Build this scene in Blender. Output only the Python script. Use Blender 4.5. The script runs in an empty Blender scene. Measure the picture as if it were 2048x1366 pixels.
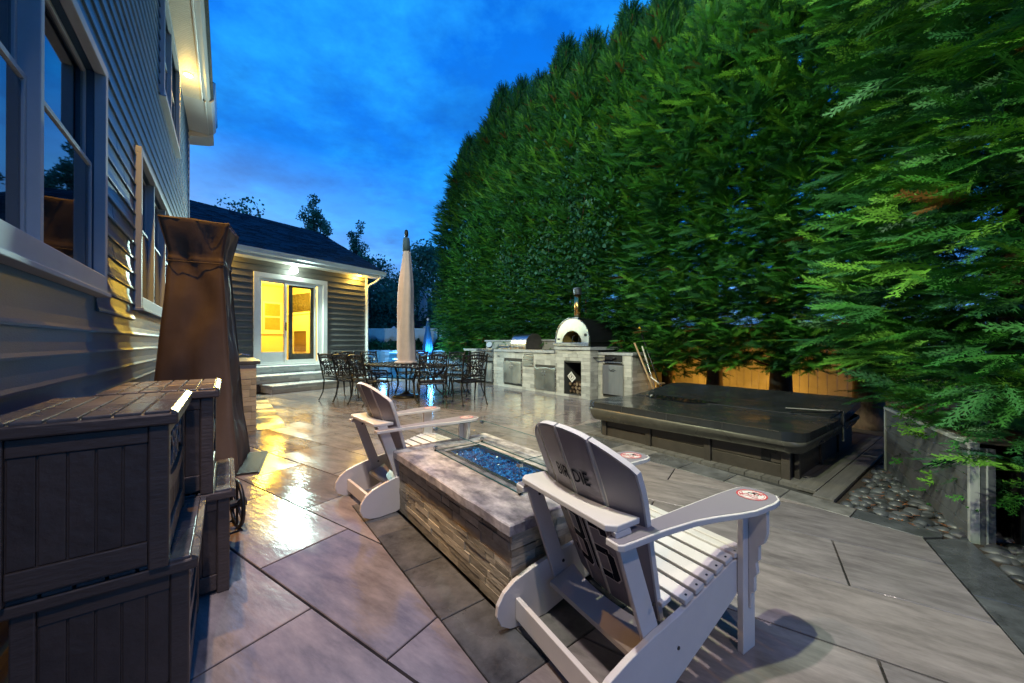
import bpy, bmesh, math, random
import numpy as np
from mathutils import Vector, Matrix
R = math.radians
rnd = random.Random(7)
scene = bpy.context.scene
COL = scene.collection

# ------------------------------------------------------------------ camera
cam_d = bpy.data.cameras.new('camera')
cam = bpy.data.objects.new('camera', cam_d)
COL.objects.link(cam)
cam.location = (0, 0, 1.25)
cam.rotation_euler = (R(90.23), 0, 0)
cam_d.sensor_width = 36
cam_d.lens = 36 * 744 / 2048
cam_d.clip_start = 0.02
cam_d.clip_end = 400
scene.camera = cam
scene.view_settings.view_transform = 'Standard'
scene.view_settings.look = 'None'
scene.view_settings.exposure = 0.0
scene.view_settings.gamma = 1
scene.view_settings.use_curve_mapping = False
scene.cycles.use_denoising = True
scene.cycles.max_bounces = 8
scene.cycles.transparent_max_bounces = 12
scene.cycles.sample_clamp_indirect = 4
scene.cycles.sample_clamp_direct = 30
scene.cycles.caustics_reflective = False
scene.cycles.caustics_refractive = False

# ------------------------------------------------------------------ sky (dusk)
world = bpy.data.worlds.new('World')
scene.world = world
world.use_nodes = True
wn, wl = world.node_tree.nodes, world.node_tree.links
for n in list(wn): wn.remove(n)
wout = wn.new('ShaderNodeOutputWorld')
tc = wn.new('ShaderNodeTexCoord')
sep = wn.new('ShaderNodeSeparateXYZ'); wl.new(tc.outputs['Generated'], sep.inputs[0])
ramp = wn.new('ShaderNodeValToRGB'); wl.new(sep.outputs['Z'], ramp.inputs[0])
cr = ramp.color_ramp
cr.elements[0].position = 0.0; cr.elements[0].color = (0.22, 0.46, 0.86, 1)
cr.elements[1].position = 1.0; cr.elements[1].color = (0.0, 0.085, 0.46, 1)
for p, c in ((0.12, (0.13, 0.40, 0.88)), (0.26, (0.010, 0.27, 0.86)), (0.45, (0.001, 0.18, 0.76)), (0.65, (0.0, 0.13, 0.62))):
    e = cr.elements.new(p); e.color = (*c, 1)
def wmath(op, a, b=None, c=None):
    m = wn.new('ShaderNodeMath'); m.operation = op
    for i, v in enumerate((a, b, c)):
        if v is None: continue
        if isinstance(v, (int, float)): m.inputs[i].default_value = v
        else: wl.new(v, m.inputs[i])
    return m.outputs[0]
zz = wmath('ADD', wmath('MAXIMUM', sep.outputs['Z'], 0.0), 0.13)
comb = wn.new('ShaderNodeCombineXYZ')
wl.new(wmath('DIVIDE', sep.outputs['X'], zz), comb.inputs[0])
wl.new(wmath('DIVIDE', sep.outputs['Y'], zz), comb.inputs[1])
def wnoise(scale, detail, rough, off):
    mp = wn.new('ShaderNodeMapping'); mp.inputs['Location'].default_value = off
    wl.new(comb.outputs[0], mp.inputs[0])
    t = wn.new('ShaderNodeTexNoise'); t.inputs['Scale'].default_value = scale
    t.inputs['Detail'].default_value = detail; t.inputs['Roughness'].default_value = rough
    wl.new(mp.outputs[0], t.inputs['Vector'])
    return t.outputs[0]
def wramp(v, a, b):
    m = wn.new('ShaderNodeMapRange'); m.inputs[1].default_value = a; m.inputs[2].default_value = b
    wl.new(v, m.inputs[0]); return m.outputs[0]
def wmix(f, a, b, bl='MIX'):
    m = wn.new('ShaderNodeMix'); m.data_type = 'RGBA'; m.blend_type = bl
    if isinstance(f, (int, float)): m.inputs[0].default_value = f
    else: wl.new(f, m.inputs[0])
    for i, v in ((6, a), (7, b)):
        if isinstance(v, tuple): m.inputs[i].default_value = (*v, 1)
        else: wl.new(v, m.inputs[i])
    return m.outputs[2]
soft = wramp(wnoise(2.0, 7, 0.62, (3.1, 1.7, 0)), 0.45, 0.68)
col = wmix(wmath('MULTIPLY', soft, 0.75), ramp.outputs[0], (0.015, 0.36, 0.95))
dark = wramp(wnoise(1.5, 6, 0.62, (7.3, 4.2, 0)), 0.46, 0.66)
col = wmix(wmath('MULTIPLY', dark, 0.85), col, (0.002, 0.10, 0.42))
# pale streaks low in the west (left of the view)
lowz = wramp(sep.outputs['Z'], 0.42, 0.16)
west = wramp(sep.outputs['X'], -0.15, -0.75)
col = wmix(wmath('MULTIPLY', wmath('MULTIPLY', lowz, west), 0.75), col, (0.33, 0.55, 0.88))
wisps = wramp(wnoise(3.2, 5, 0.6, (1.3, 9.2, 0)), 0.52, 0.66)
col = wmix(wmath('MULTIPLY', wmath('MULTIPLY', wisps, lowz), 0.7), col, (0.04, 0.20, 0.55))
bg = wn.new('ShaderNodeBackground'); wl.new(col, bg.inputs[0]); bg.inputs[1].default_value = 1.4
sky = wn.new('ShaderNodeTexSky'); sky.sky_type = 'NISHITA'; sky.sun_disc = False
sky.sun_elevation = R(-2); sky.sun_rotation = R(-60)
bg2 = wn.new('ShaderNodeBackground'); wl.new(sky.outputs[0], bg2.inputs[0]); bg2.inputs[1].default_value = 0.05
add = wn.new('ShaderNodeAddShader'); wl.new(bg.outputs[0], add.inputs[0]); wl.new(bg2.outputs[0], add.inputs[1])
wl.new(add.outputs[0], wout.inputs[0])

# ------------------------------------------------------------------ frames
HA = math.atan2(.6088, .7933)      # main house / fire pit / counter axis
TA = math.atan2(.836, .549)        # tile / extension axis
def HP(v, u, z=0.0): return Vector((v * .7933 - u * .6088, v * .6088 + u * .7933, z))
def TP(b, a, z=0.0): return Vector((b * .549 - a * .836, b * .836 + a * .549, z))
EXT = Vector((-5.22, 13.34, 0))
def EP(x, y, z=0.0): return EXT + TP(x, y, z)

# ------------------------------------------------------------------ lights
def lamp(name, loc, energy, color, radius=0.05, kind='POINT', aim=None, cone=150, blend=0.6):
    d = bpy.data.lights.new(name, kind)
    d.energy = energy; d.color = color; d.shadow_soft_size = radius
    o = bpy.data.objects.new(name, d); COL.objects.link(o); o.location = loc
    if kind == 'SPOT':
        d.spot_size = R(cone); d.spot_blend = blend
        o.rotation_euler = (Vector(aim) - Vector(loc)).to_track_quat('-Z', 'Y').to_euler()
    return o
L_NEAR = HP(-.24, 1.45, 5.46)
def spot(p, aim, e, c, cone=120, blend=.35, r=.05, name='soffit_lamp_light'): return lamp(name, p, e, c, r, 'SPOT', aim, cone, blend)
spot(L_NEAR, HP(3.3, 2.9, .4), 760, (1.0, .86, .86), 77, .22)
spot(HP(-.20, 1.0, 5.46), HP(6.2, 1.6, 2.4), 1200, (.86, 1.0, .58), 112, .5)
spot(HP(-.24, -2.0, 5.46), HP(2.9, .9, .0), 300, (1.0, .84, .74), 84, .4)
spot(HP(-.24, 4.6, 5.46), HP(6.5, 6.4, 2.2), 1000, (.92, 1.0, .56), 124, .5)
spot(HP(-.42, 3.7, 5.46), HP(.9, 4.8, .0), 900, (1.0, .47, .03), 74, .5)
spot(HP(-.50, 7.91, 5.46), HP(.8, 6.9, .0), 600, (1.0, .47, .03), 104, .4)
lamp('soffit_lamp_light', HP(-.50, 7.91, 5.40), 14, (1.0, .60, .12), .05)
lamp('flood_lamp_light', EP(-2.55, -.24, 3.40), 1350, (.68, 1.0, .90), .06, 'SPOT', EP(-1.6, -6.5, 0.6), 158, .25)
lamp('flood_lamp_light', EP(-2.55, -.22, 3.42), 28, (.74, 1.0, .84), .06)
lamp('soffit_lamp_light', EP(-.42, -.13, 3.54), 80, (1.0, .60, .08), .04)
lamp('soffit_lamp_light', EP(-4.6, -.13, 3.54), 110, (1.0, .60, .08), .04)
lamp('room_lamp_light', EP(-2.6, 1.7, 3.05), 620, (1.0, .64, .06), .15)
lamp('room_lamp_light', EP(-1.4, 3.6, 3.05), 420, (1.0, .64, .06), .15)
lamp('garden_spot_light', HP(8.35, 2.75, .28), 30, (1.0, .50, .06), .04)
lamp('garden_spot_light', HP(8.35, 4.3, .28), 22, (1.0, .50, .06), .04)
lamp('pool_lamp_light', Vector((-5.4, 15.6, .9)), 60, (.1, .45, 1.0), .1)
lamp('pool_lamp_light', Vector((-3.4, 15.6, .9)), 70, (.1, .50, 1.0), .1)

# ------------------------------------------------------------------ materials
MATS = {}
def mat(name, c, rough=.6, metal=0.0, var=.15, nscale=8, bump=0.0, bscale=40, rand=0.0, spec=.5, stretch=None, rvar=0.0, ang=0.0, coat=0.0, c2=None):
    if name in MATS: return MATS[name]
    m = bpy.data.materials.new(name); m.use_nodes = True
    n, l = m.node_tree.nodes, m.node_tree.links
    p = n['Principled BSDF']
    p.inputs['Roughness'].default_value = rough
    p.inputs['Metallic'].default_value = metal
    p.inputs['Specular IOR Level'].default_value = spec
    p.inputs['Coat Weight'].default_value = coat
    geo = n.new('ShaderNodeNewGeometry')
    mp = n.new('ShaderNodeMapping'); l.new(geo.outputs['Position'], mp.inputs[0])
    mp.vector_type = 'TEXTURE'
    mp.inputs['Rotation'].default_value = (0, 0, ang)
    if stretch: mp.inputs['Scale'].default_value = stretch
    t = n.new('ShaderNodeTexNoise'); t.inputs['Scale'].default_value = nscale; t.inputs['Detail'].default_value = 12
    t.inputs['Roughness'].default_value = .68
    l.new(mp.outputs[0], t.inputs['Vector'])
    mr = n.new('ShaderNodeMapRange'); mr.inputs[1].default_value = .3; mr.inputs[2].default_value = .7
    mr.inputs[3].default_value = 1 - var; mr.inputs[4].default_value = 1 + var
    l.new(t.outputs[0], mr.inputs[0])
    fac = mr.outputs[0]
    if rand:
        oi = n.new('ShaderNodeObjectInfo')
        r2 = n.new('ShaderNodeMapRange'); r2.inputs[3].default_value = 1 - rand; r2.inputs[4].default_value = 1 + rand
        l.new(oi.outputs['Random'], r2.inputs[0])
        mm = n.new('ShaderNodeMath'); mm.operation = 'MULTIPLY'
        l.new(fac, mm.inputs[0]); l.new(r2.outputs[0], mm.inputs[1]); fac = mm.outputs[0]
    vm = n.new('ShaderNodeVectorMath'); vm.operation = 'SCALE'
    if c2:
        mx = n.new('ShaderNodeMix'); mx.data_type = 'RGBA'
        mx.inputs[6].default_value = (*c, 1); mx.inputs[7].default_value = (*c2, 1)
        if rand: l.new(oi.outputs['Random'], mx.inputs[0])
        else:
            t3 = n.new('ShaderNodeTexNoise'); t3.inputs['Scale'].default_value = nscale * .4; t3.inputs['Detail'].default_value = 4
            l.new(mp.outputs[0], t3.inputs['Vector'])
            m3 = n.new('ShaderNodeMapRange'); m3.inputs[1].default_value = .4; m3.inputs[2].default_value = .62
            l.new(t3.outputs[0], m3.inputs[0]); l.new(m3.outputs[0], mx.inputs[0])
        l.new(mx.outputs[2], vm.inputs[0])
    else:
        vm.inputs[0].default_value = c
    l.new(fac, vm.inputs['Scale']); l.new(vm.outputs[0], p.inputs['Base Color'])
    if rvar:
        t4 = n.new('ShaderNodeTexNoise'); t4.inputs['Scale'].default_value = nscale * .35; t4.inputs['Detail'].default_value = 5
        l.new(mp.outputs[0], t4.inputs['Vector'])
        r4 = n.new('ShaderNodeMapRange'); r4.inputs[1].default_value = .35; r4.inputs[2].default_value = .65
        r4.inputs[3].default_value = max(.03, rough - rvar); r4.inputs[4].default_value = rough + rvar
        l.new(t4.outputs[0], r4.inputs[0]); ro = r4.outputs[0]
        if rand:
            r5 = n.new('ShaderNodeMapRange'); r5.inputs[3].default_value = -rvar*.7; r5.inputs[4].default_value = rvar*1.3
            l.new(oi.outputs['Random'], r5.inputs[0]); a5 = n.new('ShaderNodeMath'); a5.operation = 'ADD'; a5.use_clamp = True
            l.new(ro, a5.inputs[0]); l.new(r5.outputs[0], a5.inputs[1]); ro = a5.outputs[0]
        l.new(ro, p.inputs['Roughness'])
    if bump:
        b = n.new('ShaderNodeBump'); b.inputs['Strength'].default_value = bump; b.inputs['Distance'].default_value = .01
        t2_ = n.new('ShaderNodeTexNoise'); t2_.inputs['Scale'].default_value = bscale; t2_.inputs['Detail'].default_value = 9
        l.new(mp.outputs[0], t2_.inputs['Vector']); l.new(t2_.outputs[0], b.inputs['Height'])
        l.new(b.outputs[0], p.inputs['Normal'])
    MATS[name] = m
    return m
def emis(name, c, s):
    if name in MATS: return MATS[name]
    m = bpy.data.materials.new(name); m.use_nodes = True
    p = m.node_tree.nodes['Principled BSDF']
    p.inputs['Base Color'].default_value = (*c, 1)
    p.inputs['Emission Color'].default_value = (*c, 1); p.inputs['Emission Strength'].default_value = s
    MATS[name] = m; return m
def glassmat(name, tint=(.8, .85, .85), rough=.02, refl=.12):
    if name in MATS: return MATS[name]
    m = bpy.data.materials.new(name); m.use_nodes = True
    n, l = m.node_tree.nodes, m.node_tree.links
    for x in list(n): n.remove(x)
    o = n.new('ShaderNodeOutputMaterial'); t = n.new('ShaderNodeBsdfTransparent'); t.inputs[0].default_value = (*tint, 1)
    g = n.new('ShaderNodeBsdfGlossy'); g.inputs['Roughness'].default_value = rough
    ge_ = n.new('ShaderNodeNewGeometry'); dt = n.new('ShaderNodeVectorMath'); dt.operation = 'DOT_PRODUCT'
    l.new(ge_.outputs['Normal'], dt.inputs[0]); l.new(ge_.outputs['Incoming'], dt.inputs[1])
    ab = n.new('ShaderNodeMath'); ab.operation = 'ABSOLUTE'; l.new(dt.outputs['Value'], ab.inputs[0])
    iv = n.new('ShaderNodeMath'); iv.operation = 'SUBTRACT'; iv.inputs[0].default_value = 1; iv.use_clamp = True; l.new(ab.outputs[0], iv.inputs[1])
    f = n.new('ShaderNodeMath'); f.operation = 'POWER'; f.inputs[1].default_value = 5; l.new(iv.outputs[0], f.inputs[0])
    a = n.new('ShaderNodeMath'); a.operation = 'ADD'; a.inputs[1].default_value = refl; a.use_clamp = True
    mx = n.new('ShaderNodeMixShader'); l.new(f.outputs[0], a.inputs[0]); l.new(a.outputs[0], mx.inputs[0])
    l.new(t.outputs[0], mx.inputs[1]); l.new(g.outputs[0], mx.inputs[2]); l.new(mx.outputs[0], o.inputs[0])
    MATS[name] = m; return m

# ------------------------------------------------------------------ mesh builder
class MB:
    def __init__(s): s.v = []; s.f = []
    def add(s, vs, fs):
        k = len(s.v); s.v += [tuple(x) for x in vs]; s.f += [tuple(i + k for i in f) for f in fs]; return s
    def box(s, a, b, ax=None):
        x0, y0, z0 = a; x1, y1, z1 = b
        vs = [(x0,y0,z0),(x1,y0,z0),(x1,y1,z0),(x0,y1,z0),(x0,y0,z1),(x1,y0,z1),(x1,y1,z1),(x0,y1,z1)]
        return s.add(vs, [(3,2,1,0),(4,5,6,7),(0,1,5,4),(1,2,6,5),(2,3,7,6),(3,0,4,7)])
    def obox(s, c, size, M):
        M = M if isinstance(M, Matrix) else Matrix(M)
        vs = []
        for x, y, z in ((-1,-1,-1),(1,-1,-1),(1,1,-1),(-1,1,-1),(-1,-1,1),(1,-1,1),(1,1,1),(-1,1,1)):
            vs.append(Vector(c) + M @ Vector((x*size[0]/2, y*size[1]/2, z*size[2]/2)))
        return s.add(vs, [(3,2,1,0),(4,5,6,7),(0,1,5,4),(1,2,6,5),(2,3,7,6),(3,0,4,7)])
    def prism(s, poly, e, d0, d1):
        """poly: list of 3-D points (planar), extruded along vector e from d0 to d1"""
        e = Vector(e); n = len(poly)
        lo = [Vector(p) + e * d0 for p in poly]; hi = [Vector(p) + e * d1 for p in poly]
        nrm = Vector((0,0,0))
        for i in range(n):
            a, b = Vector(poly[i]), Vector(poly[(i+1) % n]); nrm += a.cross(b)
        up = nrm.dot(e) * (d1 - d0) > 0
        fs = [tuple(range(n, 2*n)), tuple(reversed(range(n)))] + [(i, (i+1) % n, n + (i+1) % n, n + i) for i in range(n)]
        if not up: fs = [tuple(reversed(f)) for f in fs]
        return s.add(lo + hi, fs)
    def tube(s, pts, r, n=6, closed=False, cap=True):
        pts = [Vector(p) for p in pts]; m = len(pts)
        rs = r if isinstance(r, (list, tuple)) else [r] * m
        vs = []; ref = None
        for i, p in enumerate(pts):
            if closed: t = pts[(i+1) % m] - pts[i-1]
            else: t = pts[min(i+1, m-1)] - pts[max(i-1, 0)]
            t.normalize()
            if ref is None: ref = Vector((0,0,1)) if abs(t.z) < .9 else Vector((1,0,0))
            a = t.cross(ref)
            if a.length < 1e-4: a = t.cross(Vector((0,1,0)))
            a.normalize(); b = a.cross(t); ref = b
            for k in range(n):
                w = 2*math.pi*k/n
                vs.append(p + (a*math.cos(w) + b*math.sin(w)) * rs[i])
        fs = []
        for i in range(m if closed else m-1):
            for k in range(n):
                j = (i+1) % m
                fs.append((i*n+k, i*n+(k+1) % n, j*n+(k+1) % n, j*n+k))
        if cap and not closed:
            fs.append(tuple(reversed(range(n)))); fs.append(tuple((m-1)*n+k for k in range(n)))
        return s.add(vs, fs)
    def lathe(s, prof, n=24, c=(0,0), fold=0, nf=8, cap=True, seed=0):
        vs = []
        for i, (r, z) in enumerate(prof):
            for k in range(n):
                w = 2*math.pi*k/n
                rr = r * (1 + fold*math.cos(nf*w + seed + .5*math.sin(z*2)))
                vs.append((c[0]+rr*math.cos(w), c[1]+rr*math.sin(w), z))
        fs = []
        for i in range(len(prof)-1):
            for k in range(n):
                fs.append((i*n+k, i*n+(k+1) % n, (i+1)*n+(k+1) % n, (i+1)*n+k))
        if cap:
            fs.append(tuple(reversed(range(n)))); fs.append(tuple((len(prof)-1)*n+k for k in range(n)))
        return s.add(vs, fs)
    def ball(s, c, r, n=8, sc=(1,1,1)):
        prof = [(max(1e-3, math.sin(math.pi*i/n)), -math.cos(math.pi*i/n)) for i in range(n+1)]
        k = len(s.v); s.lathe(prof, n+2)
        for i in range(k, len(s.v)):
            x, y, z = s.v[i]; s.v[i] = (c[0]+x*r*sc[0], c[1]+y*r*sc[1], c[2]+z*r*sc[2])
        return s
    def mesh(s, name, m, smooth=False):
        me = bpy.data.meshes.new(name); me.from_pydata(s.v, [], s.f); me.update()
        if m: me.materials.append(m)
        if smooth:
            for p in me.polygons: p.use_smooth = True
        return me
    def build(s, name, m, parent=None, smooth=False, bevel=0, loc=None, rotz=0, auto=None):
        o = bpy.data.objects.new(name, s.mesh(name, m, smooth)); COL.objects.link(o)
        if parent: o.parent = parent
        if loc is not None: o.location = loc
        if rotz: o.rotation_euler = (0, 0, rotz)
        if bevel:
            b = o.modifiers.new('bevel', 'BEVEL'); b.width = bevel; b.segments = 2; b.limit_method = 'ANGLE'; b.angle_limit = R(40)
        return o
def tag(o, label=None, cat=None, group=None, kind=None):
    if label: o['label'] = label
    if cat: o['category'] = cat
    if group: o['group'] = group
    if kind: o['kind'] = kind
    return o
def thing(name, label, cat, loc=(0,0,0), rotz=0, group=None, kind=None):
    o = bpy.data.objects.new(name, None); COL.objects.link(o); o.empty_display_size = .1
    o.location = loc; o.rotation_euler = (0, 0, rotz)
    return tag(o, label, cat, group, kind)
def copy_tree(o, parent=None):
    c = o.copy(); COL.objects.link(c); c.parent = parent
    for ch in list(o.children): copy_tree(ch, c)
    return c
def inst(name, me, parent, loc, scale=None, rot=None):
    o = bpy.data.objects.new(name, me); COL.objects.link(o); o.parent = parent
    o.location = loc
    if scale: o.scale = scale
    if rot: o.rotation_euler = rot
    return o
UNIT = {}
def ucube(m):
    if m.name not in UNIT:
        UNIT[m.name] = MB().box((0,0,0),(1,1,1)).mesh('stone', m)
    return UNIT[m.name]
def text_mesh(txt, size, m, name, parent, M, depth=.0006, shear=0.0, bold=0.0):
    cu = bpy.data.curves.new('lettering', 'FONT'); cu.body = txt; cu.size = size; cu.extrude = depth
    cu.align_x = 'CENTER'; cu.align_y = 'CENTER'; cu.resolution_u = 2; cu.shear = shear; cu.offset = bold
    o = bpy.data.objects.new('lettering', cu); COL.objects.link(o)
    dg = bpy.context.evaluated_depsgraph_get()
    me = bpy.data.meshes.new_from_object(o.evaluated_get(dg))
    bpy.data.objects.remove(o); me.materials.clear(); me.materials.append(m)
    q = bpy.data.objects.new(name, me); COL.objects.link(q); q.parent = parent; q.matrix_local = M
    return q

white = mat('white_vinyl', (.60, .61, .61), .35, var=.05, nscale=3)
siding = mat('blue_grey_siding', (.036, .092, .165), .38, var=.08, nscale=6, bump=.15, bscale=60, stretch=(1, 1, .2))
siding_x = mat('taupe_grey_siding', (.095, .09, .085), .45, var=.08, nscale=6, bump=.15, bscale=60)
shingle = mat('dark_shingle', (.018, .032, .046), .85, var=.6, nscale=24, bump=.6, bscale=90, rand=.35)
soffitm = mat('cream_soffit', (.62, .60, .52), .5, var=.04)
dark = mat('dark_void', (.012, .012, .012), .8, var=.1)
curtain = mat('brown_curtain', (.10, .075, .065), .8, var=.2)
blind = mat('pale_blind', (.38, .38, .40), .7, var=.05)
gl = glassmat('window_glass', (.72, .76, .78), .03, .10)
steel = mat('brushed_steel', (.50, .50, .48), .28, 1.0, var=.08, nscale=4, bump=.06, bscale=80, stretch=(1, 1, .05), rvar=.06)
steel_lo = mat('tooled_steel', (.50, .50, .46), .38, 1.0, var=.12, nscale=7, rvar=.1)
black_metal = mat('black_powder_coat', (.012, .013, .015), .38, .3, var=.2)
stone = mat('ledge_stone', (.40, .39, .36), .6, var=.2, nscale=9, bump=.45, bscale=35, rand=.28, stretch=(2, 2, .5))
stone_pit = mat('pit_ledge_stone', (.36, .32, .25), .6, var=.35, nscale=12, bump=.5, bscale=45, rand=.42, stretch=(1.6, 1.6, .5))
mortar = mat('dark_mortar', (.05, .048, .045), .9)
counter = mat('grey_granite', (.36, .37, .38), .3, var=.22, nscale=14, bump=.2, bscale=60, rvar=.1)
slab = mat('marbled_bluestone', (.50, .46, .46), .16, var=.5, nscale=15, bump=.16, bscale=30, rvar=.10, stretch=(.7, 1.3, 1), ang=HA, c2=(.20, .185, .21))
tile_m = mat('wet_porcelain_tile', (.215, .195, .205), .11, var=.42, nscale=5.5, bump=.17, bscale=15, rand=.30, rvar=.05, stretch=(.5, 1.8, 1), ang=TA, c2=(.185, .158, .150))
border_m = mat('wet_dark_slate_paver', (.068, .076, .086), .24, var=.6, nscale=6, bump=.35, bscale=16, rand=.3, rvar=.14, stretch=(1, 1, 1), c2=(.11, .105, .10))
grout = mat('dark_grout', (.02, .02, .02), .9)
soil = mat('dark_soil', (.03, .024, .018), .95, var=.4, nscale=12, bump=.6)
pebble_m = mat('river_pebble', (.046, .050, .056), .38, var=.25, nscale=18, rand=.5, rvar=.1)
chairw = mat('white_poly_lumber', (.66, .62, .59), .42, var=.05, nscale=5, bump=.05, bscale=200)
chairg = mat('grey_print_face', (.22, .20, .225), .5, var=.05, nscale=5)
navy = mat('navy_print', (.004, .006, .016), .8, var=.05, spec=.15)
red = mat('red_print', (.50, .035, .045), .5, var=.1)
boltm = mat('dark_bolt', (.05, .05, .05), .3, .9)
castal = mat('cast_aluminium_black', (.016, .015, .014), .36, .5, var=.3, nscale=30, bump=.2, bscale=80)
resin = mat('brown_resin', (.080, .058, .048), .42, var=.15, nscale=5, bump=.28, bscale=26, stretch=(1, 1, .3))
resin_top = mat('brown_resin_lid', (.095, .085, .082), .25, var=.45, nscale=9, bump=.25, bscale=30, rvar=.12)
resin_pan = mat('brown_resin_plank', (.066, .048, .040), .45, var=.2, nscale=8, bump=.45, bscale=22, rand=.12)
scrollm = mat('pewter_scroll', (.16, .16, .17), .3, .4, var=.2)
covercloth = mat('brown_cover_cloth', (.075, .055, .045), .66, var=.15, nscale=4, bump=.25, bscale=9)
fabric = mat('beige_umbrella_sleeve', (.52, .42, .42), .8, var=.1, nscale=5, bump=.2, bscale=12)
bluefab = mat('blue_umbrella_cloth', (.04, .16, .34), .8, var=.15)
greyfab = mat('slate_umbrella_cap', (.05, .09, .13), .7, var=.15)
vinylcov = mat('black_tub_vinyl', (.022, .025, .028), .20, var=.3, nscale=5, bump=.22, bscale=7, rvar=.09)
vinylskirt = mat('grey_tub_vinyl', (.062, .060, .052), .33, var=.3, nscale=7, bump=.35, bscale=10, rvar=.1)
tubpanel = mat('brown_tub_panel', (.036, .030, .026), .5, var=.25, rand=.2, bump=.2, bscale=30)
deckm = mat('grey_composite_deck', (.10, .095, .092), .5, var=.3, nscale=9, bump=.3, bscale=40, rand=.2, stretch=(3, .3, 1), ang=HA)
panelm = mat('grey_composite_plank', (.075, .08, .09), .5, var=.2, nscale=9, bump=.25, bscale=40, rand=.14, stretch=(2, 2, .3))
casing = mat('blue_white_casing', (.32, .40, .48), .6, var=.05)
trimg = mat('pale_grey_trim', (.36, .38, .38), .4, var=.06)
woodf = mat('pale_fence_board', (.42, .38, .32), .6, var=.15, nscale=6, bump=.2, rand=.1)
vinylf = mat('white_fence_vinyl', (.62, .66, .68), .4, var=.05, rand=.04)
barkm = mat('brown_bark', (.075, .045, .028), .85, var=.45, nscale=16, bump=.9, bscale=24, stretch=(1, 1, 3))
roomw = mat('cream_room_wall', (.62, .55, .40), .7, var=.03)
whitep = mat('white_trim_paint', (.72, .70, .66), .45, var=.04)

# ================================================================== ground and patio
tag(MB().box((-60, -8, -.35), (60, 90, -.06)).build('ground', soil), kind='structure')
base = tag(MB().box((-.63, -4, -.058), (7.4, 12.6, -.028)).build('patio_bed', grout, loc=(0, 0, 0), rotz=HA), kind='structure')
patio = thing('patio', None, None, (0, 0, 0), 0, kind='structure')

def clip(poly, n, d):
    """keep the part of a convex polygon with n.p >= d"""
    out = []
    for i in range(len(poly)):
        a, b = poly[i], poly[(i+1) % len(poly)]
        da, db = n[0]*a[0]+n[1]*a[1]-d, n[0]*b[0]+n[1]*b[1]-d
        if da >= 0: out.append(a)
        if (da > 0 and db < 0) or (da < 0 and db > 0):
            t = da/(da-db); out.append((a[0]+t*(b[0]-a[0]), a[1]+t*(b[1]-a[1])))
    return out
def area(p): return abs(sum(p[i][0]*p[(i+1) % len(p)][1]-p[(i+1) % len(p)][0]*p[i][1] for i in range(len(p))))/2
DB, DA, T2, T1 = (.7933, .6088), (-.6088, .7933), (.549, .836), (-.836, .549)
neg = lambda n: (-n[0], -n[1])
def subtract(polys, planes):
    res = []
    for p in polys:
        cur = p
        for n, d in planes:
            o = clip(cur, neg(n), -d)
            if len(o) > 2 and area(o) > 4e-4: res.append(o)
            cur = clip(cur, n, d)
            if len(cur) < 3: break
    return res
u0, v0 = 1.299, .984
PIT_B = [(DB, .77), (neg(DB), -2.07), (DA, u0-.22), (neg(DA), -(u0+1.72))]
STEPS = [(T1, 9.85), (T2, -20)]
def ccw(p):
    s = sum(p[i][0]*p[(i+1) % len(p)][1]-p[(i+1) % len(p)][0]*p[i][1] for i in range(len(p)))
    return p if s > 0 else p[::-1]
def slab_piece(polys, m, top=0.0, th=.028, par=None, ch=.003, name='paver'):
    mb = MB(); c = polys[0][0]
    for p in polys:
        p = ccw([(q[0]-c[0], q[1]-c[1]) for q in p])
        n = len(p); 
        if len(polys) == 1:
            cx = sum(q[0] for q in p)/n; cy = sum(q[1] for q in p)/n
            inn = []
            for i in range(n):
                a, b, d = p[i-1], p[i], p[(i+1) % n]
                e1 = Vector((b[0]-a[0], b[1]-a[1])); e2 = Vector((d[0]-b[0], d[1]-b[1]))
                if e1.length < 1e-6 or e2.length < 1e-6: inn.append(b); continue
                e1.normalize(); e2.normalize()
                k = Vector((-e1.y, e1.x)) + Vector((-e2.y, e2.x)); den = 1 + (Vector((-e1.y, e1.x)).dot(Vector((-e2.y, e2.x))))
                k = k / max(den, .5); inn.append((b[0]+k.x*ch, b[1]+k.y*ch))
            vs = [(q[0], q[1], -th) for q in p] + [(q[0], q[1], -ch) for q in p] + [(q[0], q[1], 0) for q in inn]
            fs = [tuple(range(2*n, 3*n))]
            for i in range(n):
                j = (i+1) % n; fs += [(i, j, n+j, n+i), (n+i, n+j, 2*n+j, 2*n+i)]
        else:
            vs = [(q[0], q[1], -th) for q in p] + [(q[0], q[1], 0) for q in p]
            fs = [tuple(range(n, 2*n))] + [(i, (i+1) % n, n+(i+1) % n, n+i) for i in range(n)]
        mb.add(vs, fs)
    return mb.build(name, m, par or patio, loc=(c[0], c[1], top))
GAP = .0048
for k in range(-9, 28):
    b0, b1 = .957 + .535*(k-1) + GAP, .957 + .535*k - GAP
    off = .68 if k % 2 == 0 else .14
    for j in range(-9, 16):
        a0, a1 = off + 1.08*(j-1) + GAP, off + 1.08*j - GAP
        q = [(b*.549-a*.836, b*.836+a*.549) for b, a in ((b0, a0), (b1, a0), (b1, a1), (b0, a1))]
        for n, d in ((DB, -.62), (neg(DB), -7.3), (T1, -.892), (neg(T1), -9.9), (DA, -2.2), (neg(DA), -12.5)):
            q = clip(q, n, d)
            if len(q) < 3: break
        if len(q) < 3 or area(q) < .002: continue
        ps = [q]
        ps = subtract(ps, [(DB, 3.556), (neg(DA), -3.864)])
        if ps: ps = subtract(ps, [(n, d - .004) for n, d in PIT_B])
        if ps: slab_piece(ps, tile_m, top=rnd.uniform(-.0012, .0012), name='porcelain_tile')
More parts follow.
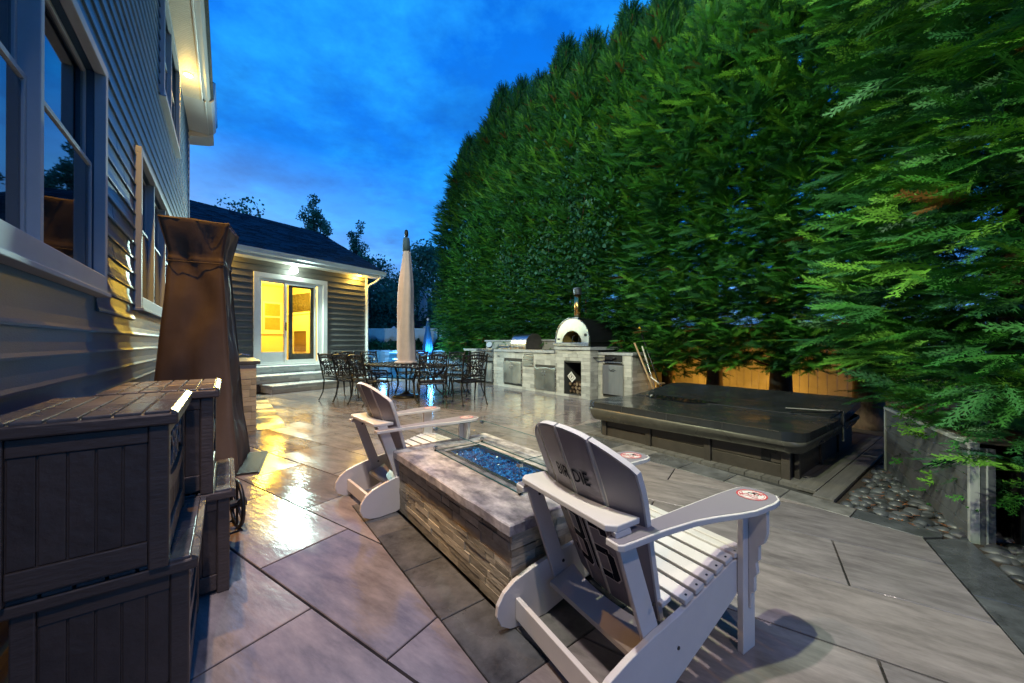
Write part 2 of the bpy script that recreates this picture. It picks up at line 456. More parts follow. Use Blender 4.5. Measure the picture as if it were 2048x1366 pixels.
def hrect(v_0, v_1, u_0, u_1, g=.003):
    return [tuple(HP(v, u)[:2]) for v, u in ((v_0+g, u_0+g), (v_1-g, u_0+g), (v_1-g, u_1-g), (v_0+g, u_1-g))]
def bp(q, planes=()):
    for n, d in planes:
        q = clip(q, n, d)
        if len(q) < 3: return
    slab_piece([q], border_m, name='slate_paver', top=rnd.uniform(-.001, .001))
u = .286 - .5; k = 0
while u < 3.86:
    u1 = min(u + .43, 3.86)
    q = hrect(3.56, 3.93, u, u1)
    P0, P1 = (2.512, 2.943), (2.858, 2.397)      # tapered outer edge by the pebbles
    e = (P1[0]-P0[0], P1[1]-P0[1]); n = (e[1], -e[0])
    n = neg(n) if n[0]*0+n[1]*0 - (n[0]*P0[0]+n[1]*P0[1]) < 0 else n
    q = clip(q, n, n[0]*P0[0]+n[1]*P0[1])
    # mitre from the inner corner
    Q = (2.639, 2.386); W = (2.858, 2.397); m = (-(W[1]-Q[1]), W[0]-Q[0])
    if len(q) > 2: q = clip(q, m, m[0]*Q[0]+m[1]*Q[1] + .003)
    if len(q) > 2 and area(q) > .003: bp(q)
    u = u1
for i in range(6):
    bp(hrect(3.93 + i*.43, 3.93 + (i+1)*.43, 3.46, 3.86))
b = 3.44
while b > -3.2:
    b1 = b - .64
    q = [(x*.549-a*.836, x*.836+a*.549) for x, a in ((b1+.003, -1.125), (b+.2 if b > 3.3 else b-.003, -1.125), (b+.2 if b > 3.3 else b-.003, -.899), (b1+.003, -.899))]
    if b > 3.3: q = clip(q, neg(m), -(m[0]*Q[0]+m[1]*Q[1]) + .003)
    bp(q); b = b1
# slate border round the fire pit
for i in range(5):
    ua = u0 - .22 + i*.45; ub = min(ua+.45, u0+1.72)
    bp(hrect(.77, 1.01, ua, ub)); bp(hrect(1.83, 2.07, ua, ub))
for i in range(2):
    bp(hrect(1.01 + i*.41, 1.42 + i*.41, u0-.22, u0+.02)); bp(hrect(1.01 + i*.41, 1.42 + i*.41, u0+1.46, u0+1.72))
# slate strip along the grill counter by the house
for i in range(9):
    slab_piece([hrect(.345, .72, 6.42 + i*.42, 6.84 + i*.42)], border_m, name='slate_paver', top=.004)
# pebble bed
bedm = mat('pebble_bed_soil', (.028, .02, .015), .9, bump=.7, bscale=30)
bed = tag(MB().box((2.9, -2.4, -.09), (7.5, .78, -.024)).build('pebble_bed', bedm, rotz=HA), kind='structure')
pm = []
for i in range(7):
    bm = bmesh.new(); bmesh.ops.create_icosphere(bm, subdivisions=2, radius=1)
    sx, sy, sz = rnd.uniform(.8, 1.15), rnd.uniform(.6, .85), rnd.uniform(.34, .5); sd = rnd.uniform(0, 9)
    for w in bm.verts:
        c = w.co; k = 1 + .09*math.sin(2.3*c.x+sd)*math.cos(1.9*c.y-sd)
        w.co = Vector((c.x*sx*k, c.y*sy*k, c.z*sz*(1.1 if c.z > 0 else 1)))
    me = bpy.data.meshes.new('pebble'); bm.to_mesh(me); bm.free(); me.materials.append(pebble_m)
    for p in me.polygons: p.use_smooth = True
    pm.append(me)
spots = []
for lay in range(1):
    y = -2.0
    while y < .74:
        x = 2.9
        while x < 5.6:
            px, py = x + rnd.uniform(-.025, .025), y + rnd.uniform(-.025, .025)
            w = HP(px, py)
            aa = w.x*T1[0]+w.y*T1[1]
            outer = (w.x-P0[0])*n[0]+(w.y-P0[1])*n[1]
            bb = w.x*T2[0]+w.y*T2[1]
            if ((aa < -1.15 and bb < 3.60) or (bb >= 3.60 and outer < -.012)) and py < .74:
                spots.append((math.hypot(w.x, w.y), w.x, w.y, lay))
            x += .088
        y += .075
spots = [q for q in spots if q[2] > .7 and q[1]/max(q[2], .1) < 1.5 and not (q[1] > 3.1 and q[1]*.861-q[2]*.509 > 1.55)]
spots.sort(key=lambda q: q[0] + (.6 if q[2] < 1.3 else 0))
for i, (d, x, y, lay) in enumerate(spots[:298]):
    s = rnd.uniform(.042, .066)
    o = inst('pebble', pm[i % 7], bed, (0, 0, 0))
    M = Matrix.Rotation(-HA, 4, 'Z') @ (Matrix.Translation((x, y, -.032 + rnd.uniform(0, .022))) @ Matrix.Rotation(rnd.uniform(0, 6.28), 4, 'Z') @ Matrix.Rotation(rnd.uniform(-.25, .25), 4, 'X') @ Matrix.Rotation(rnd.uniform(-.2, .2), 4, 'Y') @ Matrix.Scale(s, 4))
    o.matrix_local = M
mb = MB()
for i, (d, x, y, lay) in enumerate(spots[298:900]):
    me = pm[i % 7]; s = rnd.uniform(.042, .066); a = rnd.uniform(0, 6.28); k = len(mb.v)
    for w_ in me.vertices: mb.v.append((x + s*(w_.co.x*math.cos(a)-w_.co.y*math.sin(a)), y + s*(w_.co.x*math.sin(a)+w_.co.y*math.cos(a)), -.028 + s*w_.co.z))
    mb.f += [tuple(k+j for j in p.vertices) for p in me.polygons]
if mb.v: tag(mb.build('loose_pebbles', pebble_m, smooth=True), kind='stuff')
lit = mat('orange_leaf_litter', (.25, .08, .02), .8, var=.5)
mb = MB()
for i in range(500):
    v, uu = rnd.uniform(3.75, 5.4), rnd.uniform(-1.2, .75); w = HP(v, uu)
    a = rnd.uniform(0, 6.28); L = rnd.uniform(.012, .03)
    d1 = Vector((math.cos(a)*L, math.sin(a)*L, rnd.uniform(-.006, .006))); d2 = Vector((-math.sin(a), math.cos(a), 0))*.003
    c = Vector((w.x, w.y, rnd.uniform(-.02, .012)))
    mb.add([c-d1-d2, c+d1-d2, c+d1+d2, c-d1+d2], [(0, 1, 2, 3)])
tag(mb.build('leaf_litter', lit), kind='stuff')
# composite deck beside and behind the tub
deck = thing('deck', None, None, (0, 0, 0), HA, kind='structure')
for (x0, x1, ya, yb, z) in ((3.80, 6.9, .785, .92, .012), (3.92, 6.9, .927, 1.06, .012)):
    MB().box((x0, ya, z-.03), (x1, yb, z)).build('deck_board', deckm, deck, bevel=.003)
for i in range(17):
    MB().box((3.97, 1.067+i*.141, -.03), (6.9, 1.202+i*.141, .004)).build('deck_board', deckm, deck)
MB().box((6.35, -.3, -.05), (8.9, 9, -.01)).build('mulch_strip', bedm, deck)

# ================================================================== main house
def boards(parent, pt, s0, s1, z0, z1, e, holes, m, joint=3.66, seed=0):
    r = random.Random(seed); z = z0; k = 0
    while z < z1 - .01:
        zt = min(z + e, z1)
        cuts = [(s0, s1)]
        for (a, b, c, d) in holes:
            if d > z + .01 and c < zt - .01:
                nc = []
                for (p, q) in cuts:
                    if b <= p or a >= q: nc.append((p, q)); continue
                    if a > p: nc.append((p, a))
                    if b < q: nc.append((b, q))
                cuts = nc
        jo = r.uniform(.3, joint)
        for (p, q) in cuts:
            segs = []; x = p
            js = [s0 + jo + joint*i for i in range(9)]
            for j in js:
                if p + .1 < j < q - .1: segs.append((x, j)); x = j
            segs.append((x, q))
            for gi, (x, y) in enumerate(segs):
                ov = .02 if gi < len(segs)-1 else 0
                o2 = .0015 * (gi % 2)
                prof = [(.003, zt+.004), (.004+o2, z+e*.55), (.011+o2, z+e*.22), (.017+o2, z+.012), (.016+o2, z+.001), (0.0, z+.001)]
                mb = MB(); L = [pt(x, o, zz_) for o, zz_ in prof]; Rr = [pt(y+ov, o, zz_) for o, zz_ in prof]
                n = len(prof)
                mb.add(L + Rr, [(i, i+1, n+i+1, n+i) for i in range(n-1)] + [tuple(range(n-1, -1, -1)), tuple(range(n, 2*n))])
                mb.build('siding_board', m, parent)
        z += e; k += 1
def sheath(parent, bx, s0, s1, z0, z1, holes, m, name='wall'):
    xs = sorted({s0, s1, *[h[0] for h in holes], *[h[1] for h in holes]})
    zs = sorted({z0, z1, *[h[2] for h in holes], *[h[3] for h in holes]})
    mb = MB()
    for i in range(len(xs)-1):
        for j in range(len(zs)-1):
            cx, cz = (xs[i]+xs[i+1])/2, (zs[j]+zs[j+1])/2
            if any(h[0] < cx < h[1] and h[2] < cz < h[3] for h in holes): continue
            a, b_ = bx(xs[i], xs[i+1], zs[j], zs[j+1]); mb.box(a, b_)
    return tag(mb.build(name, m, parent), kind=None)
hroot = HP(-.628, 0)
house = thing('main_house', 'tall two storey blue grey clapboard house along the left edge', 'house', hroot, HA)
hpt = lambda s, o, z: (o, s, z)
HOLES = [(1.43, 3.31, 1.54, 2.91), (4.44, 7.10, 1.54, 2.93), (5.87, 7.69, 4.12, 5.46)]
U_END = 9.99
sheath(house, lambda a, b, c, d: ((-.16, a, c), (-.001, b, d)), -2.5, U_END, -.05, 5.6, [(h[0]+.04, h[1]-.04, h[2]+.04, h[3]-.04) for h in HOLES], siding)
MB().box((-8, U_END-.16, -.05), (-.165, U_END, 5.6)).build('end_wall', siding, house)
boards(house, hpt, -2.4, U_END-.05, .04, 5.57, .1273, HOLES, siding, seed=3)
MB().box((-.001, U_END-.06, .02), (.026, U_END+.012, 5.56)).box((-.1, U_END+.001, .02), (-.002, U_END+.014, 5.56)).build('corner_trim', white, house, bevel=.003)
# plug any light leaks: floors/ceilings behind the windows
MB().box((-8, -2.5, 2.98), (-.17, U_END-.2, 3.2)).build('floor_slab', dark, house)
MB().box((-8, -2.5, 5.61), (-.01, U_END, 5.65)).build('attic_floor', dark, house)
MB().box((-2.2, -2.5, .0), (-2.1, U_END-.2, 5.6)).build('inner_wall', mat('dim_inner_wall', (.10, .085, .075), .8), house)
hglass = glassmat('house_window_glass', (.34, .36, .38), .02, .16)
def hwin(y0, y1, z0, z1, n, tr=.055, blinds=(), dbl=True, stool=.11):
    wroot = MB()
    wroot.box((.001, y0, z1-tr), (.05, y1, z1)); wroot.box((.001, y0, z0), (.05, y0+tr, z1-tr)); wroot.box((.001, y1-tr, z0), (.05, y1, z1-tr))
    wroot.box((.001, y0+tr, z0), (.052, y1-tr, z0+stool)); wroot.box((.001, y0-.01, z0-.012), (.066, y1+.01, z0+.012))
    w = wroot.build('window', casing, house, bevel=.004)
    u_w = (y1-y0)/n
    for i in range(1, n):
        MB().box((-.05, y0+i*u_w-.02, z0+stool), (.03, y0+i*u_w+.02, z1-tr)).build('mullion', casing, w, bevel=.004)
    for i in range(n):
        a = y0 + i*u_w + (tr if i == 0 else .02); b = y0 + (i+1)*u_w - (tr if i == n-1 else .02)
        zb, zt = z0+stool, z1-tr; zm = (zb+zt)/2 + .04
        fr = MB(); f = .024
        for (p, q, x) in ((zb, zm+.02, -.03), (zm-.02, zt, -.055)):
            fr.box((x, a, p), (x+.025, a+f, q)); fr.box((x, b-f, p), (x+.025, b, q)); fr.box((x, a+f, p), (x+.025, b-f, p+f)); fr.box((x, a+f, q-f), (x+.025, b-f, q))
        fr.build('sash', casing, w, bevel=.002)
        MB().box((-.018, a+f, zb+f), (-.014, b-f, zm-.015)).build('pane', hglass, w)
        MB().box((-.043, a+f, zm+.015), (-.039, b-f, zt-f)).build('pane', hglass, w)
        cm = MB()
        for (p, q) in ((a, a+.2*u_w), (b-.3*u_w, b)):
            K = 14; pts = []
            for j in range(K+1):
                yy = p + (q-p)*j/K; pts.append((-.17 + .022*math.sin(j*1.9), yy))
            cm.add([(x, y, zb) for x, y in pts] + [(x, y, zt) for x, y in pts], [(j, j+1, K+2+j, K+1+j) for j in range(K)])
        cm.build('curtain', curtain, w, smooth=True)
        if i in blinds:
            bl = MB().box((-.135, a+.02, zm+.1), (-.13, a+.62*(b-a), zt)); bl.build('roller_blind', blind, w)
    return w
hwin(1.43, 3.31, 1.54, 2.91, 2, blinds=(1,))
hwin(4.44, 7.10, 1.54, 2.93, 3)
hwin(5.87, 7.69, 4.12, 5.46, 2)
# eave: soffit panels with ribs, fascia, gutter, box return
mb = MB(); y = -2.5
while y < 8.60:
    mb.box((.001, y, 5.572), (.262, min(y+.034, 8.62), 5.582)); mb.box((.001, y+.034, 5.576), (.262, min(y+.04, 8.62), 5.584)); y += .04
mb.build('ribbed_soffit', soffitm, house)
MB().box((.262, -2.5, 5.555), (.285, 8.62, 5.72)).box((.001, -2.5, 5.560), (.016, 8.62, 5.572)).build('fascia', white, house, bevel=.003)
MB().prism([(.286, 0, 5.60), (.35, 0, 5.595), (.385, 0, 5.63), (.40, 0, 5.72), (.425, 0, 5.725), (.425, 0, 5.74), (.286, 0, 5.74)], (0, 1, 0), -2.5, 8.64).build('gutter', white, house)
MB().box((.001, 8.625, 5.575), (.30, 9.97, 5.60)).box((.30, 8.625, 5.56), (.325, 9.97, 5.98)).prism([(.326, 0, 5.60), (.40, 0, 5.60), (.44, 0, 5.66), (.46, 0, 5.98), (.326, 0, 5.98)], (0, 1, 0), 8.65, 9.96).box((.001, 8.626, 5.60), (.3, 8.65, 5.98)).build('eave_return', white, house, bevel=.004)
MB().prism([(-.3, 0, 5.40), (.32, 0, 5.53), (.40, 0, 5.57), (.40, 0, 5.66), (-.3, 0, 5.66)], (0, 1, 0), 9.975, 10.42).build('rake_return', white, house, bevel=.004)
MB().prism([(.43, 0, 5.74), (-4, 0, 7.9), (-8.4, 0, 5.74), (-8.4, 0, 5.655), (.43, 0, 5.655)], (0, 1, 0), -2.6, 8.62).prism([(.46, 0, 5.98), (-4, 0, 8.15), (-8.4, 0, 5.98), (-8.4, 0, 5.67), (.28, 0, 5.67)], (0, 1, 0), 8.66, 10.4).build('roof', shingle, house)
lens = emis('warm_lamp_lens', (1.0, .75, .40), 40)
lensw = emis('white_lamp_lens', (1.0, .92, .85), 40)
def downlight(p, zc, m, lab, grp):
    t = thing('soffit_light', lab, 'light', p, 0, grp)
    MB().lathe([(.062, .0), (.07, .006), (.07, .012)], 20).build('trim_ring', white, t, smooth=False)
    MB().lathe([(.05, -.004), (.052, -.001)], 20).build('lamp_lens', m, t)
downlight(HP(-.50, 7.91, 5.558), 0, lens, 'bright warm round light in the high ribbed soffit of the two storey house', 'round soffit lights')
downlight(HP(-.47, 1.45, 5.558), 0, lensw, 'white round soffit light above the near double window', 'round soffit lights')
downlight(HP(-.47, 4.3, 5.558), 0, lensw, 'white round soffit light above the three part window', 'round soffit lights')

# ================================================================== low extension with sliding door
ext = thing('house_extension', 'single storey taupe clapboard wing with lit sliding door and dark shingle roof', 'house', EXT, TA)
ept = lambda s, o, z: (s, -o, z)
DH = (-3.60, -1.48, .65, 3.25)
sheath(ext, lambda a, b, c, d: ((a, .001, c), (b, .15, d)), -5.4, 0, 0, 3.75, [(DH[0]+.1, DH[1]-.1, DH[2], DH[3]-.1)], siding_x)
boards(ext, lambda s, o, z: (s, -o*1.6, z), -5.4, -.06, .42, 3.60, .178, [(DH[0], DH[1], DH[2]-.3, DH[3])], siding_x, joint=3.66, seed=8)
MB().box((-.07, -.045, .3), (.02, 0, 3.58)).build('corner_trim', white, ext, bevel=.004)
MB().box((-.12, .15, 0), (0, 7.8, 3.75)).box((-5.4, 7.6, 0), (-.12, 7.8, 3.75)).build('side_wall', siding_x, ext)
# room inside
MB().box((-5.3, .155, .60), (-.125, 5.05, .66)).build('room_floor', mat('room_floor_wood', (.32, .22, .12), .4), ext)
MB().box((-5.3, 5.05, .60), (-.12, 5.15, 3.7)).box((-.20, .155, .66), (-.125, 5.05, 3.7)).box((-5.35, .155, .66), (-5.25, 5.05, 3.7)).box((-5.3, .155, 3.58), (-.2, 5.05, 3.66)).build('room_wall', roomw, ext)
for x0 in (-2.0, -1.24):
    wf = MB().box((x0, 5.0, 1.70), (x0+.07, 5.049, 2.95)).box((x0+.66, 5.0, 1.70), (x0+.73, 5.049, 2.95)).box((x0+.07, 5.0, 1.70), (x0+.66, 5.049, 1.79)).box((x0+.07, 5.0, 2.87), (x0+.66, 5.049, 2.95)).box((x0+.07, 5.01, 2.30), (x0+.66, 5.049, 2.36)).build('inner_window', whitep, ext, bevel=.004)
    MB().box((x0+.07, 5.02, 1.79), (x0+.66, 5.03, 2.30)).box((x0+.07, 5.02, 2.36), (x0+.66, 5.03, 2.87)).build('shade', mat('tan_window_shade', (.30, .20, .07), .8), wf)
MB().box((-2.06, 4.97, 1.62), (-.44, 5.049, 1.70)).build('window_stool', whitep, ext)
mt = MB().box((-.36, 3.15, 2.42), (-.205, 4.95, 2.50)).box((-.30, 3.25, .66), (-.205, 3.5, 2.42)).box((-.30, 4.56, .66), (-.205, 4.85, 2.42)).box((-.30, 3.5, 1.74), (-.205, 4.56, 2.42)).build('mantelpiece', whitep, ext, bevel=.006)
MB().box((-.24, 3.5, .9), (-.206, 4.56, 1.74)).build('firebox', mat('tan_firebox', (.13, .08, .045), .6), mt)
MB().box((-.27, 3.15, 2.56), (-.21, 4.9, 3.28)).build('television', mat('tv_screen', (.05, .04, .03), .25), ext, bevel=.006)
MB().box((-3.1, 4.4, .67), (-2.75, 4.7, .95)).build('basket', mat('wicker_brown', (.25, .13, .05), .8), ext, bevel=.01)
# sliding door
x0, x1, z0, z1 = DH
dr = MB().box((x0, -.05, z1-.14), (x1, .04, z1)).box((x0, -.05, z0), (x0+.14, .04, z1-.14)).box((x1-.14, -.05, z0), (x1, .04, z1-.14)).box((x0, -.07, z0-.05), (x1, .10, z0-.001)).build('sliding_door', whitep, ext, bevel=.006)
MB().box((x0+.14, .0, z1-.20), (x1-.14, .1, z1-.14)).box((x1-.30, .0, z0), (x1-.14, .1, z1-.20)).box((x0+.14, .0, z0), (x0+.19, .1, z1-.20)).box((x0+.19, .0, z0), (x1-.30, .1, z0+.04)).build('door_frame', whitep, dr, bevel=.004)
def leaf(a, b, y, m, bot=.10, f=.085, gm=None):
    q = MB().box((a, y, z0+.04), (a+f, y+.035, z1-.20)).box((b-f, y, z0+.04), (b, y+.035, z1-.20)).box((a+f, y, z0+.04), (b-f, y+.035, z0+.04+bot)).box((a+f, y, z1-.20-f), (b-f, y+.035, z1-.20)).build('door_leaf', m, dr, bevel=.004)
    MB().box((a+f, y+.012, z0+.04+bot), (b-f, y+.018, z1-.20-f)).build('pane', gm or glassmat('door_glass', (.92, .92, .9), .01, .03), q)
    return q
leaf(-3.41, -2.72, .055, whitep, bot=.30, f=.045)
dl = leaf(-2.76, -1.82, .012, whitep, bot=.06, f=.06)
leaf(-2.62, -1.86, .065, mat('taupe_leaf', (.12, .115, .10), .5), bot=.24, f=.11)
MB().box((-2.745, -.012, 1.62), (-2.715, .012, 1.86)).build('handle', boltm, dr, bevel=.004)
# roof, eave, gutter, downspout
MB().box((-5.4, -.38, 3.585), (.42, -.001, 3.60)).build('soffit', soffitm, ext)
MB().box((-5.4, -.40, 3.585), (.44, -.382, 3.74)).build('fascia', white, ext)
MB().prism([(0, -.402, 3.66), (0, -.46, 3.655), (0, -.50, 3.69), (0, -.52, 3.775), (0, -.545, 3.78), (0, -.545, 3.80), (0, -.402, 3.80)], (1, 0, 0), -5.4, .46).build('gutter', white, ext)
sl = (5.96-3.80)/(3.9+.42)
rf = MB().prism([(0, -.50, 3.765), (0, 3.9, 5.945), (0, 8.2, 3.765), (0, 8.2, 3.66), (0, -.38, 3.66)], (1, 0, 0), -6.6, .46).build('roof', mat('roof_deck', (.03, .03, .035), .9), ext)
sh = MB(); L = math.hypot(4.4, 2.18); nrow = 34
for i in range(nrow):
    t = i/nrow; y = -.52 + 4.42*t; z = 3.782 + 2.185*t
    dy, dz = 4.42/nrow*1.15, 2.185/nrow*1.15
    xo = -6.6; 
    while xo < .46:
        w_ = rnd.uniform(.14, .34); xe = min(xo+w_, .475); h = rnd.choice((.012, .022, .030))
        sh.add([(xo, y, z+h), (xe-.004, y, z+h), (xe-.004, y+dy, z+dz), (xo, y+dy, z+dz), (xo, y, z-.004), (xe-.004, y, z-.004)], [(0, 1, 2, 3), (4, 5, 1, 0)])
        xo = xe if xe < .46 else 9
tag(sh.build('shingles', shingle, rf), kind='stuff')
MB().tube([(.25, -.47, 3.66), (.25, -.46, 3.58), (.14, -.30, 3.42), (.02, -.09, 3.30), (-.02, -.075, 3.2), (-.02, -.075, .3), (.0, -.16, .12)], .038, 6).build('downspout', white, ext, smooth=True)
fl = thing('flood_light', 'glaring white flood light over the sliding door', 'light', EP(-2.55, 0, 3.47), TA)
MB().lathe([(.06, 0), (.06, .03)], 16).build('mount_plate', white, fl)
MB().ball((0, -.10, -.04), .105, 10).build('lamp_lens', emis('cool_lamp_lens', (.80, 1.0, .90), 22), fl, smooth=True)
MB().tube([(0, -.0, .015), (0, -.07, .01)], .02, 8).build('arm', white, fl)
downlight(EP(-.42, -.2, 3.578), 0, lens, 'warm round soffit light at the corner by the downspout', 'round soffit lights')
downlight(EP(-4.6, -.2, 3.578), 0, lens, 'warm round soffit light left of the sliding door', 'round soffit lights')
# stone steps
st = thing('stone_steps', 'three pale stone steps up to the sliding door', 'steps', TP(4.02, 9.87), TA)
E_a = EXT.x*T1[0] + EXT.y*T1[1]      # a of the wall
bE = EXT.x*T2[0] + EXT.y*T2[1]
def stones(parent, org, ex, ez_h, length, m, lm=.22, lh=.08, holes=(), en=(0, -1, 0), depth=.02, jit=.010, rs=1, lift=0.0):
    """ledge stones on a face: org corner, ex unit along, en outward normal"""
    r = random.Random(rs); ex = Vector(ex); en = Vector(en); me = ucube(m); org = Vector(org)
    z = 0; ang = math.atan2(ex.y, ex.x)
    left = (Vector((-ex.y, ex.x, 0)).dot(en) > 0)
    while z < ez_h - .01:
        h = min(lh * r.choice((.75, 1, 1, 1.25)), ez_h - z)
        if ez_h - (z+h) < .025: h = ez_h - z
        x = 0
        while x < length - .005:
            w = lm * r.uniform(.5, 1.6); w = min(w, length - x)
            if length - (x+w) < .04: w = length - x
            segs = [(x, x+w)]
            for (a, b, c, d) in holes:
                if d > z + .012 and c < z + h - .012:
                    ns = []
                    for p, q in segs:
                        if b <= p or a >= q: ns.append((p, q)); continue
                        if a > p + .015: ns.append((p, a))
                        if b < q - .015: ns.append((b, q))
                    segs = ns
            for p, q in segs:
                dpt = depth + r.uniform(0, jit)
                if left: loc = org + ex*(p+.001) + Vector((0, 0, z+.0015+lift)); sc = (q-p-.002, dpt, h-.003)
                else: loc = org + ex*(p+.001) + en*dpt + Vector((0, 0, z+.0015+lift)); sc = (q-p-.002, dpt, h-.003)
                o = inst('ledge_stone', me, parent, loc, sc, (0, 0, ang))
            x += w
        z += h
TD = [(.0, .197, 3.75), (.62, .40, 4.4), (1.30, .60, 4.4)]   # start a, height, b length
locs = ((0.0, .62, .15), (.62, 1.3, .355), (1.3, 1.72, .555))
for i, (y0, y1, zb) in enumerate(locs):
    xs, xe = (.35, 3.4) if i == 0 else (-.6, 3.4)
    MB().box((xs+.03, y0+.03, 0), (xe-.02, 1.75, zb)).build('riser_core', mortar, st)
    MB().box((xs, y0-.012, zb+.001), (xe, y1+.05, zb+.047)).build('tread', counter, st, bevel=.012)
    zlo = (0, .2, .405)[i]
    stones(st, (xs+.02, y0+.028, zlo), (1, 0, 0), zb-zlo, xe-xs-.03, stone, lm=.5, lh=.075, en=(0, -1, 0), depth=.012, jit=.006, rs=40+i)
stones(st, (.37, .03, 0), (0, 1, 0), .15, .57, stone, lm=.4, lh=.075, en=(-1, 0, 0), depth=.012, jit=.006, rs=44)
MB().box((-1.2, 1.76, .0), (4.26, 1.82, .43)).build('plinth', mortar, st)

# ================================================================== fire pit
pit = thing('fire_pit', 'long rectangular fire pit clad in ledge stone with blue glass behind wind guards', 'fire pit', HP(v0, u0), HA)
PW, PL, PH = .85, 1.48, .45
MB().box((.055, .055, 0), (PW-.055, PL-.075, PH-.05)).build('core', mortar, pit)
bx0, bx1, by0, by1 = .04, PW-.04, .03, PL-.06
stones(pit, (.055, .055, 0), (0, 1, 0), PH-.05, PL-.13, stone_pit, lm=.17, lh=.044, en=(-1, 0, 0), depth=.012, jit=.007, rs=11)
stones(pit, (.04, .055, 0), (1, 0, 0), PH-.05, PW-.08, stone_pit, lm=.16, lh=.044, en=(0, -1, 0), depth=.012, jit=.007, rs=12)
stones(pit, (PW-.055, .055, 0), (0, 1, 0), PH-.05, PL-.13, stone_pit, lm=.26, lh=.06, en=(1, 0, 0), depth=.012, jit=.010, rs=13)
stones(pit, (.04, PL-.075, 0), (1, 0, 0), PH-.05, PW-.08, stone_pit, lm=.2, lh=.05, en=(0, 1, 0), depth=.012, jit=.010, rs=14)
gx0, gx1, gy0, gy1 = .245, .655, .235, 1.235
hx0, hx1, hy0, hy1 = .295, .605, .285, 1.185
tp = MB()
for a, b in (((0, 0, PH-.048), (PW, hy0, PH)), ((0, hy1, PH-.048), (PW, PL, PH)), ((0, hy0, PH-.048), (hx0, hy1, PH)), ((hx1, hy0, PH-.048), (PW, hy1, PH))):
    pass
# one slab with a rectangular opening and a slightly chipped outer edge
N = 22; r = random.Random(5); out = []
def edge(p, q, k):
    for i in range(k):
        t = i/k; out.append((p[0]+(q[0]-p[0])*t + (r.uniform(-.004, .003) if i else 0), p[1]+(q[1]-p[1])*t + (r.uniform(-.004, .003) if i else 0)))
edge((0, 0), (PW, 0), 12); edge((PW, 0), (PW, PL), 20); edge((PW, PL), (0, PL), 12); edge((0, PL), (0, 0), 20)
inn = []
for x, y in out:
    t = max(abs((x-PW/2)/(PW/2)), abs((y-PL/2)/(PL/2))); 
    inn.append((min(max(x, hx0), hx1), min(max(y, hy0), hy1)))
n = len(out); zt, zb = PH, PH-.048
cen = lambda x, y, d: (x + (d if x < PW/2 else -d) * (1 if (x < .01 or x > PW-.01) else 0), y + (d if y < PL/2 else -d) * (1 if (y < .01 or y > PL-.01) else 0))
vs = [(*o_, zb) for o_ in out] + [(*o_, zt-.006) for o_ in out] + [(*cen(*o_, .006), zt) for o_ in out] + [(*i_, zt) for i_ in inn] + [(*i_, zb-.05) for i_ in inn]
fs = []
for i in range(n):
    j = (i+1) % n
    for k in range(4): fs.append((k*n+i, k*n+j, (k+1)*n+j, (k+1)*n+i))
bm = bmesh.new(); bv = [bm.verts.new(v) for v in vs]
for f in fs:
    try: bm.faces.new([bv[i] for i in f])
    except ValueError: pass
bmesh.ops.remove_doubles(bm, verts=bm.verts, dist=1e-5)
me = bpy.data.meshes.new('capstone'); bm.to_mesh(me); bm.free(); me.materials.append(slab)
o = bpy.data.objects.new('capstone', me); COL.objects.link(o); o.parent = pit
MB().box((.05, .05, zb-.002), (hx0-.02, PL-.05, zb)).box((hx1+.02, .05, zb-.002), (PW-.05, PL-.05, zb)).build('slab_underside', slab, pit)
pan = MB().box((hx0+.003, hy0+.003, PH-.045), (hx0+.03, hy1-.003, PH+.004)).box((hx1-.03, hy0+.003, PH-.045), (hx1-.003, hy1-.003, PH+.004)).box((hx0+.03, hy0+.003, PH-.045), (hx1-.03, hy0+.03, PH+.004)).box((hx0+.03, hy1-.03, PH-.045), (hx1-.03, hy1-.003, PH+.004)).build('burner_frame', steel, pit)
MB().box((hx0+.03, hy0+.03, PH-.05), (hx1-.03, hy1-.03, PH-.035)).build('burner_pan', dark, pit)
cg = mat('cobalt_fire_glass', (.003, .024, .14), .05, var=.8, nscale=70, rand=0, coat=.6, c2=(.02, .22, .60))  # brighter blue patches in the colour stand in for sparkling glints
mb = MB(); r = random.Random(4)
for i in range(2400):
    c = Vector((r.uniform(hx0+.036, hx1-.036), r.uniform(hy0+.036, hy1-.036), PH-.030 + r.uniform(0, .018))); s = r.uniform(.004, .009)
    M = Matrix.Rotation(r.uniform(0, 6), 3, 'Z') @ Matrix.Rotation(r.uniform(0, 6), 3, 'X')
    mb.add([c + M @ (Vector(p)*s) for p in ((1, 0, 0), (-1, .2, 0), (.1, 1, 0), (-.1, -1, .1), (0, 0, .8), (0, 0, -.8))], [(0, 2, 4), (2, 1, 4), (1, 3, 4), (3, 0, 4), (2, 0, 5), (1, 2, 5), (3, 1, 5), (0, 3, 5)])
tag(mb.build('fire_glass', cg, pan), kind='stuff')
gg = glassmat('wind_guard_glass', (.95, .98, .98), .01, .015)
ge = mat('glass_cut_edge', (.02, .10, .12), .15)
GH = .175
for a, b in (((gx0, gy0+.006), (gx0+.006, gy1-.006)), ((gx1-.006, gy0+.006), (gx1, gy1-.006)), ((gx0, gy0), (gx1, gy0+.006)), ((gx0, gy1-.006), (gx1, gy1))):
    g = MB().box((a[0], a[1], PH+.006), (b[0], b[1], PH+GH)).build('glass_guard', gg, pit)
    MB().box((a[0]-.0003, a[1]-.0003, PH+GH), (b[0]+.0003, b[1]+.0003, PH+GH+.0012)).box((a[0]-.0003, a[1]-.0003, PH+.0035), (b[0]+.0003, b[1]+.0003, PH+.006)).build('polished_edge', ge, g)
